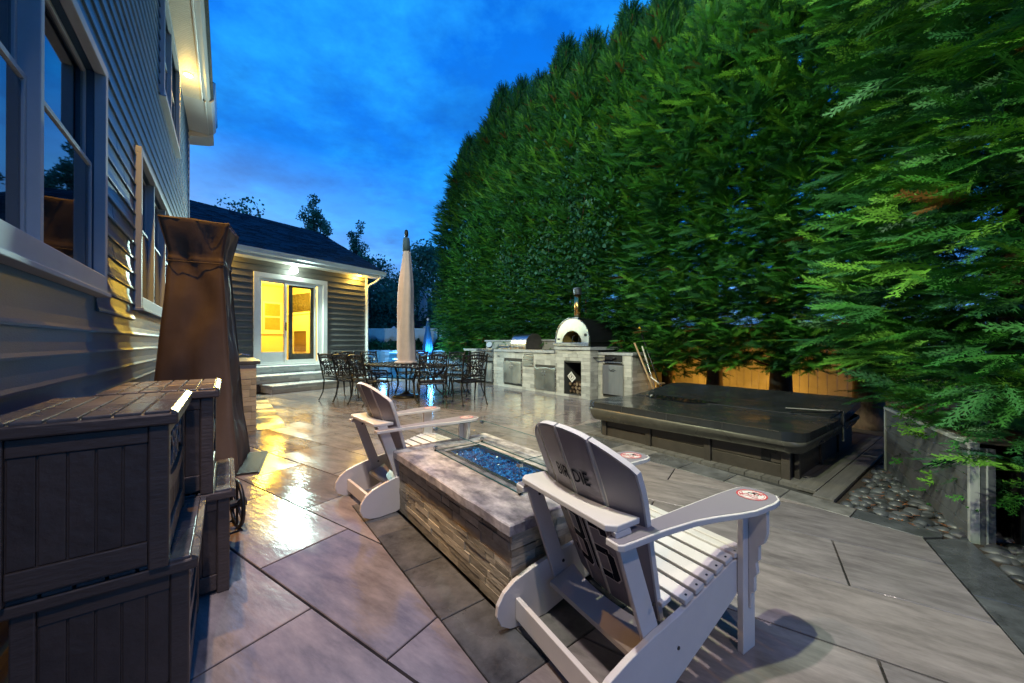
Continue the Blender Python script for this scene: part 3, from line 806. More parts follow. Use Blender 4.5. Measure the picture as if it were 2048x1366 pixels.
for x in (gx0, gx1):
    for y in (gy0, gy1):
        for z in (PH+.014, PH+GH-.028):
            c = MB().box((x-.013, y-.013, z), (x+.013, y+.013, z+.022)).build('corner_clamp', steel, pit, bevel=.003)
        MB().lathe([(.007, PH), (.007, PH+.014)], 8, c=(x, y)).build('rubber_foot', dark, pit)

# ================================================================== adirondack chairs
def adirondack(loc, rotz, label, prints=True):
    t = thing('adirondack_chair', label, 'chair', loc, rotz, 'white adirondack chairs at the fire pit')
    bot = Vector((0, -.085, .20)); bdir = Vector((0, -.30, .75)).normalized(); nrm = Vector((0, -bdir.z, bdir.y)).normalized()  # rear side
    def bpnt(x, s, d):
        return bot + bdir*s + Vector((x, 0, 0)) - nrm*(.055*(x/.285)**2) + nrm*d
    Ls = .795
    def arch(x): return Ls - .155*(abs(x)/.312)**2.3
    edges_t = [-.312, -.158, 0, .158, .312]; edges_b = [-.235, -.118, 0, .118, .235]
    def xlim(i, s): 
        k = min(s/.55, 1); return edges_b[i]+(edges_t[i]-edges_b[i])*k
    for i in range(4):
        g = .005
        def outline(ins):
            L = []; ns = 10
            smax_l = arch(xlim(i, .7)+ins); smax_r = arch(xlim(i+1, .7)-ins)
            for j in range(ns+1): s = ins + (smax_r-ins*1.0-ins)*j/ns; L.append((xlim(i+1, s)-g-ins, s))
            xa, xb = xlim(i+1, .7)-g-ins, xlim(i, .7)+g+ins
            for j in range(1, 9):
                x = xa+(xb-xa)*j/9; L.append((x, arch(x)-ins))
            for j in range(ns, -1, -1): s = ins + (smax_l-ins-ins)*j/ns; L.append((xlim(i, s)+g+ins, s))
            return L
        L = outline(0); n_ = len(L)
        vs = [bpnt(x, s, 0) for x, s in L] + [bpnt(x, s, -.021) for x, s in L]
        # ladder faces to keep the bent slat clean
        mb = MB(); mb.add(vs, [(k, (k+1) % n_, n_+(k+1) % n_, n_+k) for k in range(n_)])
        m2 = (n_)//2
        fs = []
        for k in range(m2-1 if n_ % 2 == 0 else m2):
            a, b, c, d = k, k+1, n_-2-k, n_-1-k
            if b < c: fs += [(a, d, c, b), (n_+a, n_+b, n_+c, n_+d)]
            elif b == c: fs += [(a, d, b), (n_+a, n_+b, n_+d)]
        mb.add(vs, fs)
        sl_ = mb.build('back_slat', chairw, t, bevel=0)
        I = outline(.0065); n_ = len(I)
        for d, flip in ((.0012, 0), (-.0222, 1)):
            vs = [bpnt(x, s, d) for x, s in I]; fs = []
            for k in range(n_//2):
                a, b, c, e = k, k+1, n_-2-k, n_-1-k
                if b < c: fs.append((a, e, c, b) if not flip else (a, b, c, e))
                elif b == c: fs.append((a, e, b) if not flip else (a, b, e))
            MB().add(vs, fs).build('face_sheet', chairg, sl_)
        # block numerals seen from behind: print x runs from the viewer's left (negative x) to right
        def blk(polys, m, d):
            mb_ = MB()
            for p in polys:
                q = [(max(-9, x), s) for x, s in p]
                q = clip(q, (1, 0), xlim(i, .4)+g+.007); q = clip(q, (-1, 0), -(xlim(i+1, .4)-g-.007)) if len(q) > 2 else q
                if len(q) > 2 and area(q) > 1e-6:
                    mb_.add([bpnt(x, s, d) for x, s in q], [tuple(range(len(q)))])
            if mb_.v: mb_.build('numeral_print', m, sl_)
        if prints:
            def digit(dx, kind, w, h, st, y0_, grow=0.0):
                P = []; g_ = grow; c = .022
                def rc(x0, x1, y0, y1): P.append([(dx+x0-g_, y0_+y0-g_), (dx+x1+g_, y0_+y0-g_), (dx+x1+g_, y0_+y1+g_), (dx+x0-g_, y0_+y1+g_)])
                # chamfered bars
                rc(c, w-c, 0, st); rc(c, w-c, h-st, h); rc(c, w-c, h/2-st/2, h/2+st/2)
                rc(w-st, w, c, h/2-.01); 
                P.append([(dx+w-st-g_, y0_-g_), (dx+w-c+g_, y0_-g_), (dx+w+g_, y0_+c), (dx+w-st-g_, y0_+c)])
                P.append([(dx+w-st-g_, y0_+h/2-.012), (dx+w+g_, y0_+h/2-.012), (dx+w-.014+g_, y0_+h/2), (dx+w-st-g_, y0_+h/2)])
                if kind == 3:
                    rc(w-st, w, h/2+.01, h-c); P.append([(dx+w-st-g_, y0_+h-c), (dx+w+g_, y0_+h-c), (dx+w-c+g_, y0_+h+g_), (dx+w-st-g_, y0_+h+g_)])
                    P.append([(dx+w-st-g_, y0_+h/2), (dx+w-.014+g_, y0_+h/2), (dx+w+g_, y0_+h/2+.012), (dx+w-st-g_, y0_+h/2+.012)])
                    rc(0, st*.8, h-.055, h-c); rc(0, st*.8, c, .055)
                    P.append([(dx-g_, y0_+h-c), (dx+c+g_, y0_+h-c), (dx+c+g_, y0_+h+g_), (dx+c-g_, y0_+h+g_)])
                    P.append([(dx-g_, y0_+c), (dx+c-g_, y0_-g_), (dx+c+g_, y0_-g_), (dx+c+g_, y0_+c)])
                else:
                    rc(0, st, c, h-c)
                    P.append([(dx-g_, y0_+h-c), (dx+c+g_, y0_+h-c), (dx+c+g_, y0_+h+g_), (dx+c-g_, y0_+h+g_)])
                    P.append([(dx-g_, y0_+c), (dx+c-g_, y0_-g_), (dx+c+g_, y0_-g_), (dx+c+g_, y0_+c)])
                    rc(w-st, w, h-.055, h-c); P.append([(dx+w-st-g_, y0_+h-c), (dx+w+g_, y0_+h-c), (dx+w-c+g_, y0_+h+g_), (dx+w-st-g_, y0_+h+g_)])
                return P
            for dx, kd in ((-.175, 3), (-.025, 6)):
                blk(digit(dx, kd, .130, .275, .034, .115, .0055), chairw, .0018)
                blk(digit(dx, kd, .130, .275, .034, .115), navy, .0024)
            if i in (1, 2):
                txt = 'BIR' if i == 1 else 'DIE'
                cx = -.048 if i == 1 else .062
                ys = bdir; xs = Vector((1, 0, 0)); zs = xs.cross(ys)
                M = Matrix((xs, ys, -nrm if zs.dot(nrm) < 0 else zs)).transposed().to_4x4()
                zs = xs.cross(ys); M = Matrix((xs, ys, zs)).transposed().to_4x4()
                q_ = text_mesh(txt, .080, navy, 'name_lettering', sl_, Matrix.Identity(4), depth=0, bold=.0010)
                for w_ in q_.data.vertices: w_.co = bpnt(cx + w_.co.x*.74, .585 + w_.co.y, .0020)
        elif i == 1:
            r_ = random.Random(3)
            blk([[(x, s), (x+w_, s), (x+w_, s+.012), (x, s+.012)] for x, s, w_ in ((-.125, .60, .012), (-.10, .58, .03), (-.06, .585, .012), (-.12, .555, .012), (-.09, .55, .02), (-.055, .56, .02), (-.1, .52, .015), (-.06, .525, .03), (-.03, .52, .02))], navy, .002)
    # cross shelf behind the back
    sh_ = []
    for j in range(9):
        x = -.285+.57*j/8; sh_.append((x, -.262+.05*(x/.285)**2 - .012, .642))
    mb = MB(); pl = [(-.29, -.335, .642), (-.262, -.365, .642), (.262, -.365, .642), (.29, -.335, .642)] + [(x, y, z) for x, y, z in reversed(sh_)]
    mb.prism(pl, (0, 0, 1), 0, .022); mb.build('back_shelf', chairw, t, bevel=.004)
    lw = [(-.27, -.12, .17), (-.27, -.20, .20)] 
    mb = MB(); K = 10
    vs = []
    for j in range(K+1):
        x = -.262+.524*j/K; o_ = .04*(x/.26)**2
        vs += [(x, -.118+o_, .205), (x, -.215, .165), (x, -.215, .145), (x, -.10+o_, .185)]
    fs = []
    for j in range(K):
        a, b = j*4, j*4+4
        for k in range(4): fs.append((a+k, a+(k+1) % 4, b+(k+1) % 4, b+k))
    fs += [(3, 2, 1, 0), (K*4, K*4+1, K*4+2, K*4+3)]
    mb.add(vs, fs).build('lower_back_rail', chairw, t)
    for sd in (-1, 1):
        up = MB(); X0, X1 = (.264, .286)
        poly = [(0, -.345, .642), (0, -.272, .642), (0, -.098, .17), (0, -.172, .14)]
        up.prism(poly, (1, 0, 0), sd*(X0+.003), sd*(X1+.001)); up.build('rear_upright', chairw, t, bevel=.003)
        sk = [(.42, .372), (.42, .275), (.30, .215), (.10, .125), (-.10, .04), (-.22, .004), (-.34, 0), (-.41, .008), (-.455, .035), (-.475, .08), (-.47, .125), (-.44, .17), (-.39, .205), (-.30, .235), (-.18, .262), (-.04, .285), (.12, .325), (.28, .365)]
        so = MB().prism([(0, y, z) for y, z in sk], (1, 0, 0), sd*.288, sd*.312).build('side_runner', chairw, t, bevel=.003)
        lg = MB().box((min(sd*.314, sd*.340), .325, 0), (max(sd*.314, sd*.340), .415, .598)).build('front_leg', chairw, t, bevel=.003)
        br = [(0, .597), (.072, .597), (.072, .50), (.06, .46), (.040, .44), (.040, .385), (.028, .37), (.034, .33), (.022, .31), (.022, .25), (.010, .24), (.010, .18), (0, .175)]
        MB().prism([(sd*(.341+x), .362, z) for x, z in br], (0, 1, 0), 0, .022).build('arm_bracket', chairw, t, bevel=.002)
        arm = [(.252, -.345), (.262, -.362), (.318, -.362), (.330, -.345), (.335, -.15), (.350, .0), (.375, .10), (.405, .19), (.425, .27), (.430, .40), (.422, .45), (.395, .485), (.35, .495), (.29, .49), (.262, .475), (.248, .44), (.243, .30), (.246, .10), (.250, -.1)]
        ar = MB().prism([(sd*x, y, .599) for x, y in arm], (0, 0, 1), 0, .022).build('armrest', chairw, t, bevel=.0035)
        ca = (.335, .1); am = []
        for k in range(len(arm)):
            a, b, c = arm[k-1], arm[k], arm[(k+1) % len(arm)]
            e1 = Vector((b[0]-a[0], b[1]-a[1])).normalized(); e2 = Vector((c[0]-b[0], c[1]-b[1])).normalized()
            nn = Vector((-e1.y, e1.x)) + Vector((-e2.y, e2.x)); nn.normalize(); am.append((b[0]+nn.x*.008, b[1]+nn.y*.008))
        MB().prism([(sd*x, y, .6214) for x, y in am], (0, 0, 1), 0, .001).build('face_sheet', chairg, ar)
        # round team badge on the armrest
        bc = Vector((sd*.335, .40, .6232)); rr = .058
        ringm = MB(); K = 36
        def disc(r0, r1, z, m, nm):
            q = MB(); vs = []; 
            for k in range(K):
                a = 2*math.pi*k/K; vs += [bc + Vector((math.cos(a)*r0, math.sin(a)*r0, z)), bc + Vector((math.cos(a)*r1, math.sin(a)*r1, z))]
            q.add(vs, [(2*k, 2*k+1, (2*k+3) % (2*K), (2*k+2) % (2*K)) for k in range(K)]); return q.build(nm, m, ar)
        disc(.0005, rr, 0, chairw, 'badge_disc'); disc(rr-.006, rr, .0006, red, 'badge_ring'); disc(rr-.013, rr-.011, .0006, red, 'badge_ring')
        pr = MB(); rg = random.Random(9)
        def stroke(pts, w, z):
            for a, b in zip(pts[:-1], pts[1:]):
                a, b = Vector(a), Vector(b); d = (b-a); d.normalize(); nn = Vector((-d.y, d.x))*w
                a -= d*w*.5; b += d*w*.5
                pr.add([bc+Vector((p.x, p.y, z)) for p in (a-nn, b-nn, b+nn, a+nn)], [(0, 1, 2, 3)])
        sw = [(-.045, -.02), (-.02, -.03), (.0, -.02), (.02, -.028), (.045, -.02)]
        stroke(sw, .0022, .001); stroke([(-.04, -.004), (-.028, -.018), (-.018, .0)], .002, .0011); stroke([(-.028, -.018), (-.03, -.034)], .002, .0012)
        for x in (-.012, .0, .012, .024): stroke([(x-.004, -.012), (x, -.002), (x+.004, -.013)], .0015, .0013)
        stroke([(-.012, .03), (.012, .034), (.026, .024)], .0035, .001); stroke([(.03, .045), (.006, .004)], .002, .0014)
        pr.build('badge_lettering', red, ar)
        pr = MB(); stroke([(-.02, .012), (-.004, .02), (.010, .012), (.018, .018)], .004, .001); stroke([(-.006, .028), (.01, .03)], .003, .0016); pr.build('badge_hat', navy, ar)
        for y, z in ((.37, .33), (.37, .50)):
            MB().lathe([(.006, 0), (.0055, .003)], 8).build('bolt', boltm, lg).matrix_local = Matrix.Translation((sd*.340, y, z)) @ Matrix.Rotation(sd*R(90), 4, 'Y')
        for y, z in ((-.27, .575), (-.135, .235)):
            o_ = MB().lathe([(.008, 0), (.007, .003)], 8).build('bolt', boltm, t); o_.matrix_local = Matrix.Translation((sd*.264, y, z)) @ Matrix.Rotation(-sd*R(90), 4, 'Y')
            o_ = MB().lathe([(.007, 0), (.006, .003)], 8).build('bolt', boltm, t); o_.matrix_local = Matrix.Translation((sd*.3125, y+.08, z*.6+.03)) @ Matrix.Rotation(sd*R(90), 4, 'Y')
    MB().box((-.286, -.385, .045), (.286, -.363, .135)).build('rear_stretcher', chairw, t, bevel=.003)
    MB().box((-.286, .385, .25), (.286, .405, .34)).build('front_apron', chairw, t, bevel=.003)
    ys = np.linspace(-.055, .40, 8)
    for j, y in enumerate(ys):
        def zc(q): 
            if q < .30: return .292 + (q+.04)*.236
            return .372 - (q-.30)*.10
        z = zc(y) + .004; a = math.atan2(zc(y+.01)-zc(y-.01), .02)
        w = .288 if j > 0 else .262
        q = MB().obox((0, 0, 0), (2*w+ (.05 if 0 < j < 7 else 0), .052, .02), Matrix.Rotation(0, 3, 'X')).build('seat_slat', chairw, t, bevel=.0035)
        q.matrix_local = Matrix.Translation((0, y, z+.012)) @ Matrix.Rotation(a, 4, 'X')
        if 0 < j < 7:
            for sx in (-1, 1):
                MB().lathe([(.005, 0.0100), (.005, .0112)], 8, c=(sx*.298, 0)).build('screw', boltm, q)
    return t
fa = math.atan2(.518, .856) - math.pi/2
ch1 = adirondack((.484, 1.60, 0), fa, 'white adirondack chair in the foreground with BIRDIE and 36 printed on its back'); ch1.scale = (.94, 1, 1)
fb = math.atan2(.667, .745) - math.pi/2
adirondack((-.887, 3.11, 0), fb, 'white adirondack chair on the far left side of the fire pit, seen partly behind it', prints=False).scale = (.92, 1, 1)

# ================================================================== deck boxes
def scroll_pts(kind=0):
    P = []
    def sp(cx, cz, r0, turns, a0, s=1):
        L = []
        for i in range(18):
            t = i/17; r_ = r0*(1-.75*t); a = a0 + s*2*math.pi*turns*t; L.append((cx+r_*math.cos(a), cz+r_*math.sin(a)))
        return L
    for sx in (-1, 1):
        P.append(sp(sx*.055, .03, .045, .9, 0 if sx > 0 else math.pi, sx)); P.append(sp(sx*.055, -.035, .04, .9, math.pi if sx > 0 else 0, sx))
        P.append([(sx*.0, .075), (sx*.03, .03), (sx*.11, -.05), (sx*.16, -.07)]); P.append([(sx*.0, -.07), (sx*.03, -.02), (sx*.11, .05), (sx*.17, .07)])
        P.append(sp(sx*.16, .0, .055, .8, math.pi/2, -sx)); P.append(sp(sx*.225, .01, .05, .9, -math.pi/2, sx))
        P.append([(sx*.26, .08), (sx*.22, .02), (sx*.26, -.07)])
    P.append(sp(0, .0, .022, 1, 0))
    return P
def deck_box(v_c, u_c, z, label, rot=0.0, h=.52, D=.43, W=.63):
    t = thing('deck_box', label, 'storage box', HP(v_c, u_c, z), HA + rot, 'brown resin deck boxes stacked against the siding')
    x0, x1, y0, y1 = -D/2+.02, D/2-.02, -W/2+.02, W/2-.02
    hb = h-.05
    MB().box((x0+.016, y0+.016, .012), (x1-.016, y1-.016, hb)).build('inner_shell', resin, t)
    pst = MB()
    for x in (x0, x1-.05):
        for y in (y0, y1-.05):
            MB().box((x, y, 0), (x+.05, y+.05, hb)).build('corner_post', resin, t, bevel=.005)
    for y, s in ((y0, 1), (y1, -1)):
        f = MB()
        ya, yb = (y, y+.03) if s > 0 else (y-.03, y)
        MB().box((x0+.051, ya+.003, .02), (x1-.051, yb, .095)).build('bottom_rail', resin, t, bevel=.004)
        MB().box((x0+.051, ya+.003, hb-.055), (x1-.051, yb, hb-.002)).build('top_rail', resin, t, bevel=.004)
        n = 5; w = (x1-x0-.102)/n
        for i in range(n):
            xa = x0+.051+i*w
            yy = (ya+.009, yb) if s > 0 else (ya, yb-.009)
            MB().box((xa+.002, yy[0], .096), (xa+w-.002, yy[1], hb-.056)).build('side_plank', resin_pan, t, bevel=.003)
    # front face (+x): rails, planks, pierced scroll panel
    X = x1
    MB().box((X-.03, y0+.051, .02), (X-.003, y1-.051, .09)).build('bottom_rail', resin, t, bevel=.004)
    MB().box((X-.03, y0+.051, hb-.045), (X-.003, y1-.051, hb-.002)).build('top_rail', resin, t, bevel=.004)
    mb = MB(); K = 12; z0b = .235
    pts = []
    for i in range(K+1):
        s = i/K; y = y0+.051+(y1-y0-.102)*s; pts.append((X-.003, y, z0b - .03*math.sin(math.pi*s)))
    vs = [p for p in pts] + [(p[0], p[1], p[2]+.05) for p in pts] + [(p[0]-.025, p[1], p[2]) for p in pts] + [(p[0]-.025, p[1], p[2]+.05) for p in pts]
    n = K+1; fs = []
    for i in range(K): fs += [(i, i+1, n+i+1, n+i), (n+i, n+i+1, 3*n+i+1, 3*n+i), (2*n+i+1, 2*n+i, 3*n+i, 3*n+i+1), (2*n+i, 2*n+i+1, i+1, i)]
    mb.add(vs, fs).build('curved_rail', resin, t)
    n = 6; w = (y1-y0-.102)/n
    for i in range(n):
        ya = y0+.051+i*w
        MB().box((X-.03, ya+.002, .091), (X-.014, ya+w-.002, .245)).build('front_plank', resin_pan, t, bevel=.003)
    MB().box((X-.03, y0+.051, .245), (X-.022, y1-.051, hb-.046)).build('scroll_backing', dark, t)
    sc = MB()
    for L in scroll_pts():
        sc.tube([(X-.012, y*.94, .345+zz_*.92) for y, zz_ in L], .0042, 5)
    sc.build('scroll_work', scrollm, t, smooth=True)
    # lid: rim, six planks with raised ribs
    lx0, lx1, ly0, ly1 = -D/2, D/2+.004, -W/2, W/2
    ld = MB().box((lx0, ly0, hb+.001), (lx1, ly1, hb+.038)).build('lid', resin, t, bevel=.006)
    n = 6; w = (lx1-lx0-.03)/n
    for i in range(n):
        xa = lx0+.012+i*w
        for ya, yb in ((ly0+.008, -.05), (-.044, ly1-.008)):
            MB().box((xa+.0035, ya, hb+.036), (xa+w-.0035, yb, hb+.048)).build('lid_plank', resin_top, ld, bevel=.003)
    MB().prism([(lx1-.018, 0, hb+.036), (lx1, 0, hb+.036), (lx1, 0, hb+.04), (lx1-.018, 0, hb+.052)], (0, 1, 0), ly0, ly1).build('lid_lip', resin_top, ld)
    return t
deck_box(-.295, 2.005, .0, 'lower of the two nearest deck boxes, its lid ledge showing under the upper box', .0)
deck_box(-.345, 1.965, .512, 'upper deck box nearest the camera with a wet ribbed lid')
deck_box(-.18, 2.665, .0, 'lower deck box of the farther stack, standing proud on the patio beside the wheel')
deck_box(-.245, 2.65, .512, 'upper deck box of the farther stack, in front of the covered heater')
wh = thing('hose_reel', 'black round reel with spokes poking out behind the lower deck box', 'hose reel', HP(.06, 3.16, .155), HA+R(12))
MB().tube([(0, .15*math.cos(a), .15*math.sin(a)) for a in np.linspace(0, 2*math.pi, 29)[:-1]], .013, 8, closed=True).build('rim', black_metal, wh, smooth=True)
for a in (30, 90, 150, 210, 270, 330):
    MB().tube([(0, 0, 0), (0, .145*math.cos(R(a)), .145*math.sin(R(a)))], .008, 6).build('spoke', black_metal, wh)
MB().lathe([(.03, -.05), (.03, .05)], 12).build('hub', black_metal, wh).rotation_euler = (0, R(90), 0)
MB().tube([(-.10, .15*math.cos(a), .15*math.sin(a)) for a in np.linspace(0, 2*math.pi, 29)[:-1]], .013, 8, closed=True).build('rear_rim', black_metal, wh, smooth=True)
MB().tube([(-.1, -.1, -.15), (-.1, .1, -.15), (0, .1, -.15), (0, -.1, -.15)], .01, 6, closed=True).build('stand', black_metal, wh)

# ================================================================== covered patio heater
ht = thing('covered_heater', 'tall patio heater under a brown fitted cover with a flared top', 'patio heater', (-3.12, 3.74, 0), R(28))
ht.scale = (1.06, 1.06, .975)
mb = MB(); rows = []
Hh = [(0.0, .335), (.04, .335), (.25, .315), (.5, .285), (.8, .268), (1.1, .25), (1.4, .232), (1.7, .212), (1.95, .198), (2.06, .190), (2.10, .196), (2.14, .19), (2.25, .208), (2.38, .232), (2.47, .246), (2.485, .242)]
Hd = []
for a_, b_ in zip(Hh[:-1], Hh[1:]):
    for q in range(3): t_ = q/3; Hd.append((a_[0]+(b_[0]-a_[0])*t_, a_[1]+(b_[1]-a_[1])*t_))
Hd.append(Hh[-1])
rg = random.Random(2); K = 12
from mathutils import noise as mnoise
for (z, hw) in Hd:
    ring = []
    for s in range(4):
        for k in range(K):
            f = -1 + 2*k/K
            p = [(f, -1), (1, f), (-f, 1), (-1, -f)][s]
            x, y = p[0]*hw, p[1]*hw
            w_ = 1 - abs(f)**4
            nz = mnoise.noise(Vector((x*7, y*7, z*2.3)))*.042 + mnoise.noise(Vector((x*16+5, y*16, z*5+x*9)))*.020
            nx, ny = [(0, -1), (1, 0), (0, 1), (-1, 0)][s]
            ring.append((x+nx*nz*w_ - nx*.012*w_, y+ny*nz*w_ - ny*.012*w_, z))
    rows.append(ring)
n = 4*K; vs = [p for r_ in rows for p in r_]; fs = []
for i in range(len(rows)-1):
    for k in range(n): fs.append((i*n+k, i*n+(k+1) % n, (i+1)*n+(k+1) % n, (i+1)*n+k))
c = len(vs); vs.append((0, 0, 2.50)); fs += [((len(rows)-1)*n+k, (len(rows)-1)*n+(k+1) % n, c) for k in range(n)]
mb.add(vs, fs).build('cover', covercloth, ht, smooth=True)
sm = MB()
for z, hw in ((2.075, .201), (.03, .318), (2.47, .2475)):
    sm.tube([(-hw, -hw, z), (hw, -hw, z), (hw, hw, z), (-hw, hw, z)], .004, 5, closed=True)
for sx, sy in ((-1, -1), (1, -1), (1, 1), (-1, 1)):
    sm.tube([(sx*(h_+.001), sy*(h_+.001), z) for z, h_ in Hh], .0035, 5)
sm.build('seam', covercloth, ht)
mtm = mat('black_rubber_mat', (.015, .016, .016), .6)
rmat = thing('rubber_mat', 'black ribbed rubber mat on the tiles under the covered heater', 'mat', (-2.86, 3.80, .002), R(28))
MB().box((-.42, -.40, 0), (.28, .40, .006)).build('mat_base', mtm, rmat)
for i in range(20):
    MB().box((-.41, -.39+i*.04, .006), (.27, -.37+i*.04, .016)).build('rib', mtm, rmat)
# grill counter by the house
gc = thing('side_counter', 'small grey stone counter against the house behind the covered heater', 'counter', HP(-.58, 6.42), HA)
MB().box((.02, .02, 0), (.90, 1.5, .945)).build('core', mortar, gc)
stones(gc, (0, .02, 0), (1, 0, 0), .945, .92, stone, lm=.24, lh=.085, en=(0, -1, 0), depth=.012, jit=.008, rs=21)
stones(gc, (.90, .02, 0), (0, 1, 0), .945, 1.48, stone, lm=.3, lh=.085, en=(1, 0, 0), depth=.012, jit=.008, rs=22)
MB().box((-.02, -.035, .948), (.965, 1.54, .995)).build('counter_top', mat('dark_granite', (.07, .072, .08), .3, bump=.1), gc, bevel=.006)
MB().box((.25, .35, .996), (.7, 1.0, 1.03)).build('burner_cover', steel, gc, bevel=.01)
MB().tube([(.62, .2, 1.02), (.75, .2, 1.09), (.85, .22, 1.07)], .008, 6).build('burner_pipe', steel, gc)

# ================================================================== dining set
def spiral(cx, cz, r0, turns, a0, s, n=9, shrink=.72):
    return [(cx+r0*(1-shrink*i/(n-1))*math.cos(a0+s*2*math.pi*turns*i/(n-1)), cz+r0*(1-shrink*i/(n-1))*math.sin(a0+s*2*math.pi*turns*i/(n-1))) for i in range(n)]
def dining_chair():
    t = thing('dining_chair', 'tmp', 'chair', (0, 0, 0), 0, 'black cast aluminium chairs round the dining table')
    SH = .46; W = .25
    for sx in (-1, 1):
        MB().tube([(sx*W, .23, SH), (sx*(W+.015), .25, SH-.08), (sx*(W-.005), .245, .2), (sx*W, .26, .05), (sx*(W+.008), .285, .012)], [.019, .021, .014, .012, .017], 6).build('leg', castal, t, smooth=True)
        MB().tube([(sx*W, -.24, SH), (sx*W, -.245, .35), (sx*(W), -.265, .18), (sx*(W+.01), -.33, .04), (sx*(W+.01), -.355, .012)], [.017, .017, .014, .012, .017], 6).build('leg', castal, t, smooth=True)
        MB().tube([(sx*(W+.01), -.27, .70), (sx*(W+.03), -.16, .705), (sx*(W+.035), .05, .70), (sx*(W+.03), .17, .68), (sx*(W+.02), .215, .62), (sx*(W+.01), .20, .54), (sx*W, .22, SH)], [.012, .015, .017, .016, .013, .012, .012], 6).build('armrest', castal, t, smooth=True)
        ar = MB(); 
        for c in ((-.1, .60), (.07, .59)): ar.tube([(sx*(W+.01), c[0]+y, c[1]+z) for y, z in spiral(0, 0, .07, 1.1, 0, 1)], .006, 4)
        ar.build('arm_scroll', castal, t)
    s = MB()
    s.tube([(-W, -.24, SH), (W, -.24, SH), (W+.01, .24, SH), (-W-.01, .24, SH)], .016, 6, closed=True)
    for k in range(9):
        q = -.20+.05*k
        s.box((-W+.005, q-.006, SH-.002), (W-.005, q+.006, SH+.006)); s.box((q-.006, -.235, SH-.0015), (q+.006, .235, SH+.0055))
    for k in range(4):
        for j in range(4):
            s.tube([(-.15+.1*k+.028*math.cos(a), -.15+.1*j+.028*math.sin(a), SH+.003) for a in np.linspace(0, 2*math.pi, 9)[:-1]], .006, 4, closed=True)
    s.tube([(-W, .24, SH), (-W*.5, .25, SH-.05), (0, .25, SH-.02), (W*.5, .25, SH-.05), (W, .24, SH)], .012, 5)
    s.build('seat', castal, t)
    # backrest in the plane (x, z) leaning back
    def bk(x, z): return (x, -.245 - (z-SH)*.22 - .02*math.cos(x/W*1.3), z)
    for sx in (-1, 1):
        MB().tube([bk(sx*W, z) for z in (SH, .6, .75, .9, 1.0)] + [bk(sx*(W+.005), 1.015), bk(sx*(W+.005), 1.04)], [.016, .016, .017, .017, .019, .025, .012], 6).build('back_post', castal, t, smooth=True)
    b = MB()
    arc = [bk(W*x, .985 + .035*math.cos(x*1.5)-.005) for x in np.linspace(-1, 1, 13)]
    b.tube(arc, .014, 5); arc2 = [bk(W*x, .905 + .035*math.cos(x*1.5)-.005) for x in np.linspace(-1, 1, 13)]; b.tube(arc2, .009, 5)
    b.tube([bk(W*x, .53) for x in np.linspace(-1, 1, 7)], .012, 5)
    for k in range(9):
        x = -.20+.05*k; zc = .945+.035*math.cos(x/W*1.5)-.005
        b.tube([bk(x+.024*math.cos(a), zc+.034*math.sin(a)) for a in np.linspace(0, 2*math.pi, 9)[:-1]], .0085, 4, closed=True)
    for sx in (-1, 1):
        for (cx, cz, r0, tt, a0, d) in ((.14, .83, .075, 1.1, math.pi*.5, -1), (.16, .66, .085, 1.2, math.pi*1.5, 1), (.05, .74, .055, 1.0, 0, 1), (.055, .60, .05, .9, math.pi, -1), (.05, .86, .04, .9, math.pi, 1)):
            b.tube([bk(x, z) for x, z in spiral(sx*cx, cz, r0, tt, a0 if sx > 0 else math.pi-a0, d*sx)], .0115, 4)
        b.tube([bk(sx*x, z) for x, z in ((.24, .56), (.17, .57), (.10, .68), (.12, .78), (.23, .90))], .012, 4)
        b.tube([bk(sx*x, z) for x, z in ((.0, .53), (.05, .68), (.02, .80), (.0, .91))], .009, 4)
    b.build('back_scrollwork', castal, t)
    return t
tc_ = Vector((-2.47, 8.62)); t1v, t2v = Vector(T1), Vector(T2)
def rot_of(f): return math.atan2(f[1], f[0]) - math.pi/2
seats = []
for k, (x, y) in enumerate(((-3.80, 8.27), (-3.36, 7.97), (-2.90, 7.64))): seats.append((x, y, rot_of(t2v)))
seats += [(-1.60, 7.42, rot_of((-.30, .95))), (-.90, 7.72, rot_of((-.45, .89)))]
for k in (1.0, .35, -.35, -.95):
    p = tc_ + t2v*1.05 + t1v*k; seats.append((p.x, p.y, rot_of(-t2v)))
for k in (-.33, .36):
    p = tc_ + t1v*1.48 + t2v*k; seats.append((p.x, p.y, rot_of(-t1v)))
labs = ['black scrollwork chair at the far left corner of the table, nearest the stone steps', 'second black chair from the left in the near row facing the table', 'third black chair in the near row, just above the left adirondack chair back',
        'black chair with its back to the camera just right of the umbrella sleeve', 'rightmost near black chair with its back to the camera, nearest the grill counter',
        'black chair on the far side of the table, hidden mostly behind its left end', 'black chair on the far side directly behind the closed umbrella', 'black chair on the far side just right of the closed umbrella', 'rightmost black chair on the far side of the table',
        'black chair at the far left end of the table, the nearer one', 'black chair at the far left end of the table, seen against the pool wall']
dc = dining_chair()
for i, (x, y, a) in enumerate(seats):
    c = dc if i == 0 else copy_tree(dc)
    c.location = (x, y, 0); c.rotation_euler = (0, 0, a + rnd.uniform(-.06, .06)); c['label'] = labs[i]
tb = thing('dining_table', 'long black cast metal table with a glossy wet lattice top', 'table', (tc_.x, tc_.y, 0), TA+R(90))
LX, LY, TZ = 1.12, .60, .745
m = MB(); m.tube([(-LX, -LY, TZ), (LX, -LY, TZ), (LX, LY, TZ), (-LX, LY, TZ)], .022, 6, closed=True)
m.box((-LX, -LY, TZ+.004), (-.2, LY, TZ+.016)); m.box((.2, -LY, TZ+.004), (LX, LY, TZ+.016)); m.box((-.2, -LY, TZ+.004), (.2, -.2, TZ+.016)); m.box((-.2, .2, TZ+.004), (.2, LY, TZ+.016)); m.box((-.2, -.2, TZ+.003), (.2, .2, TZ+.015))
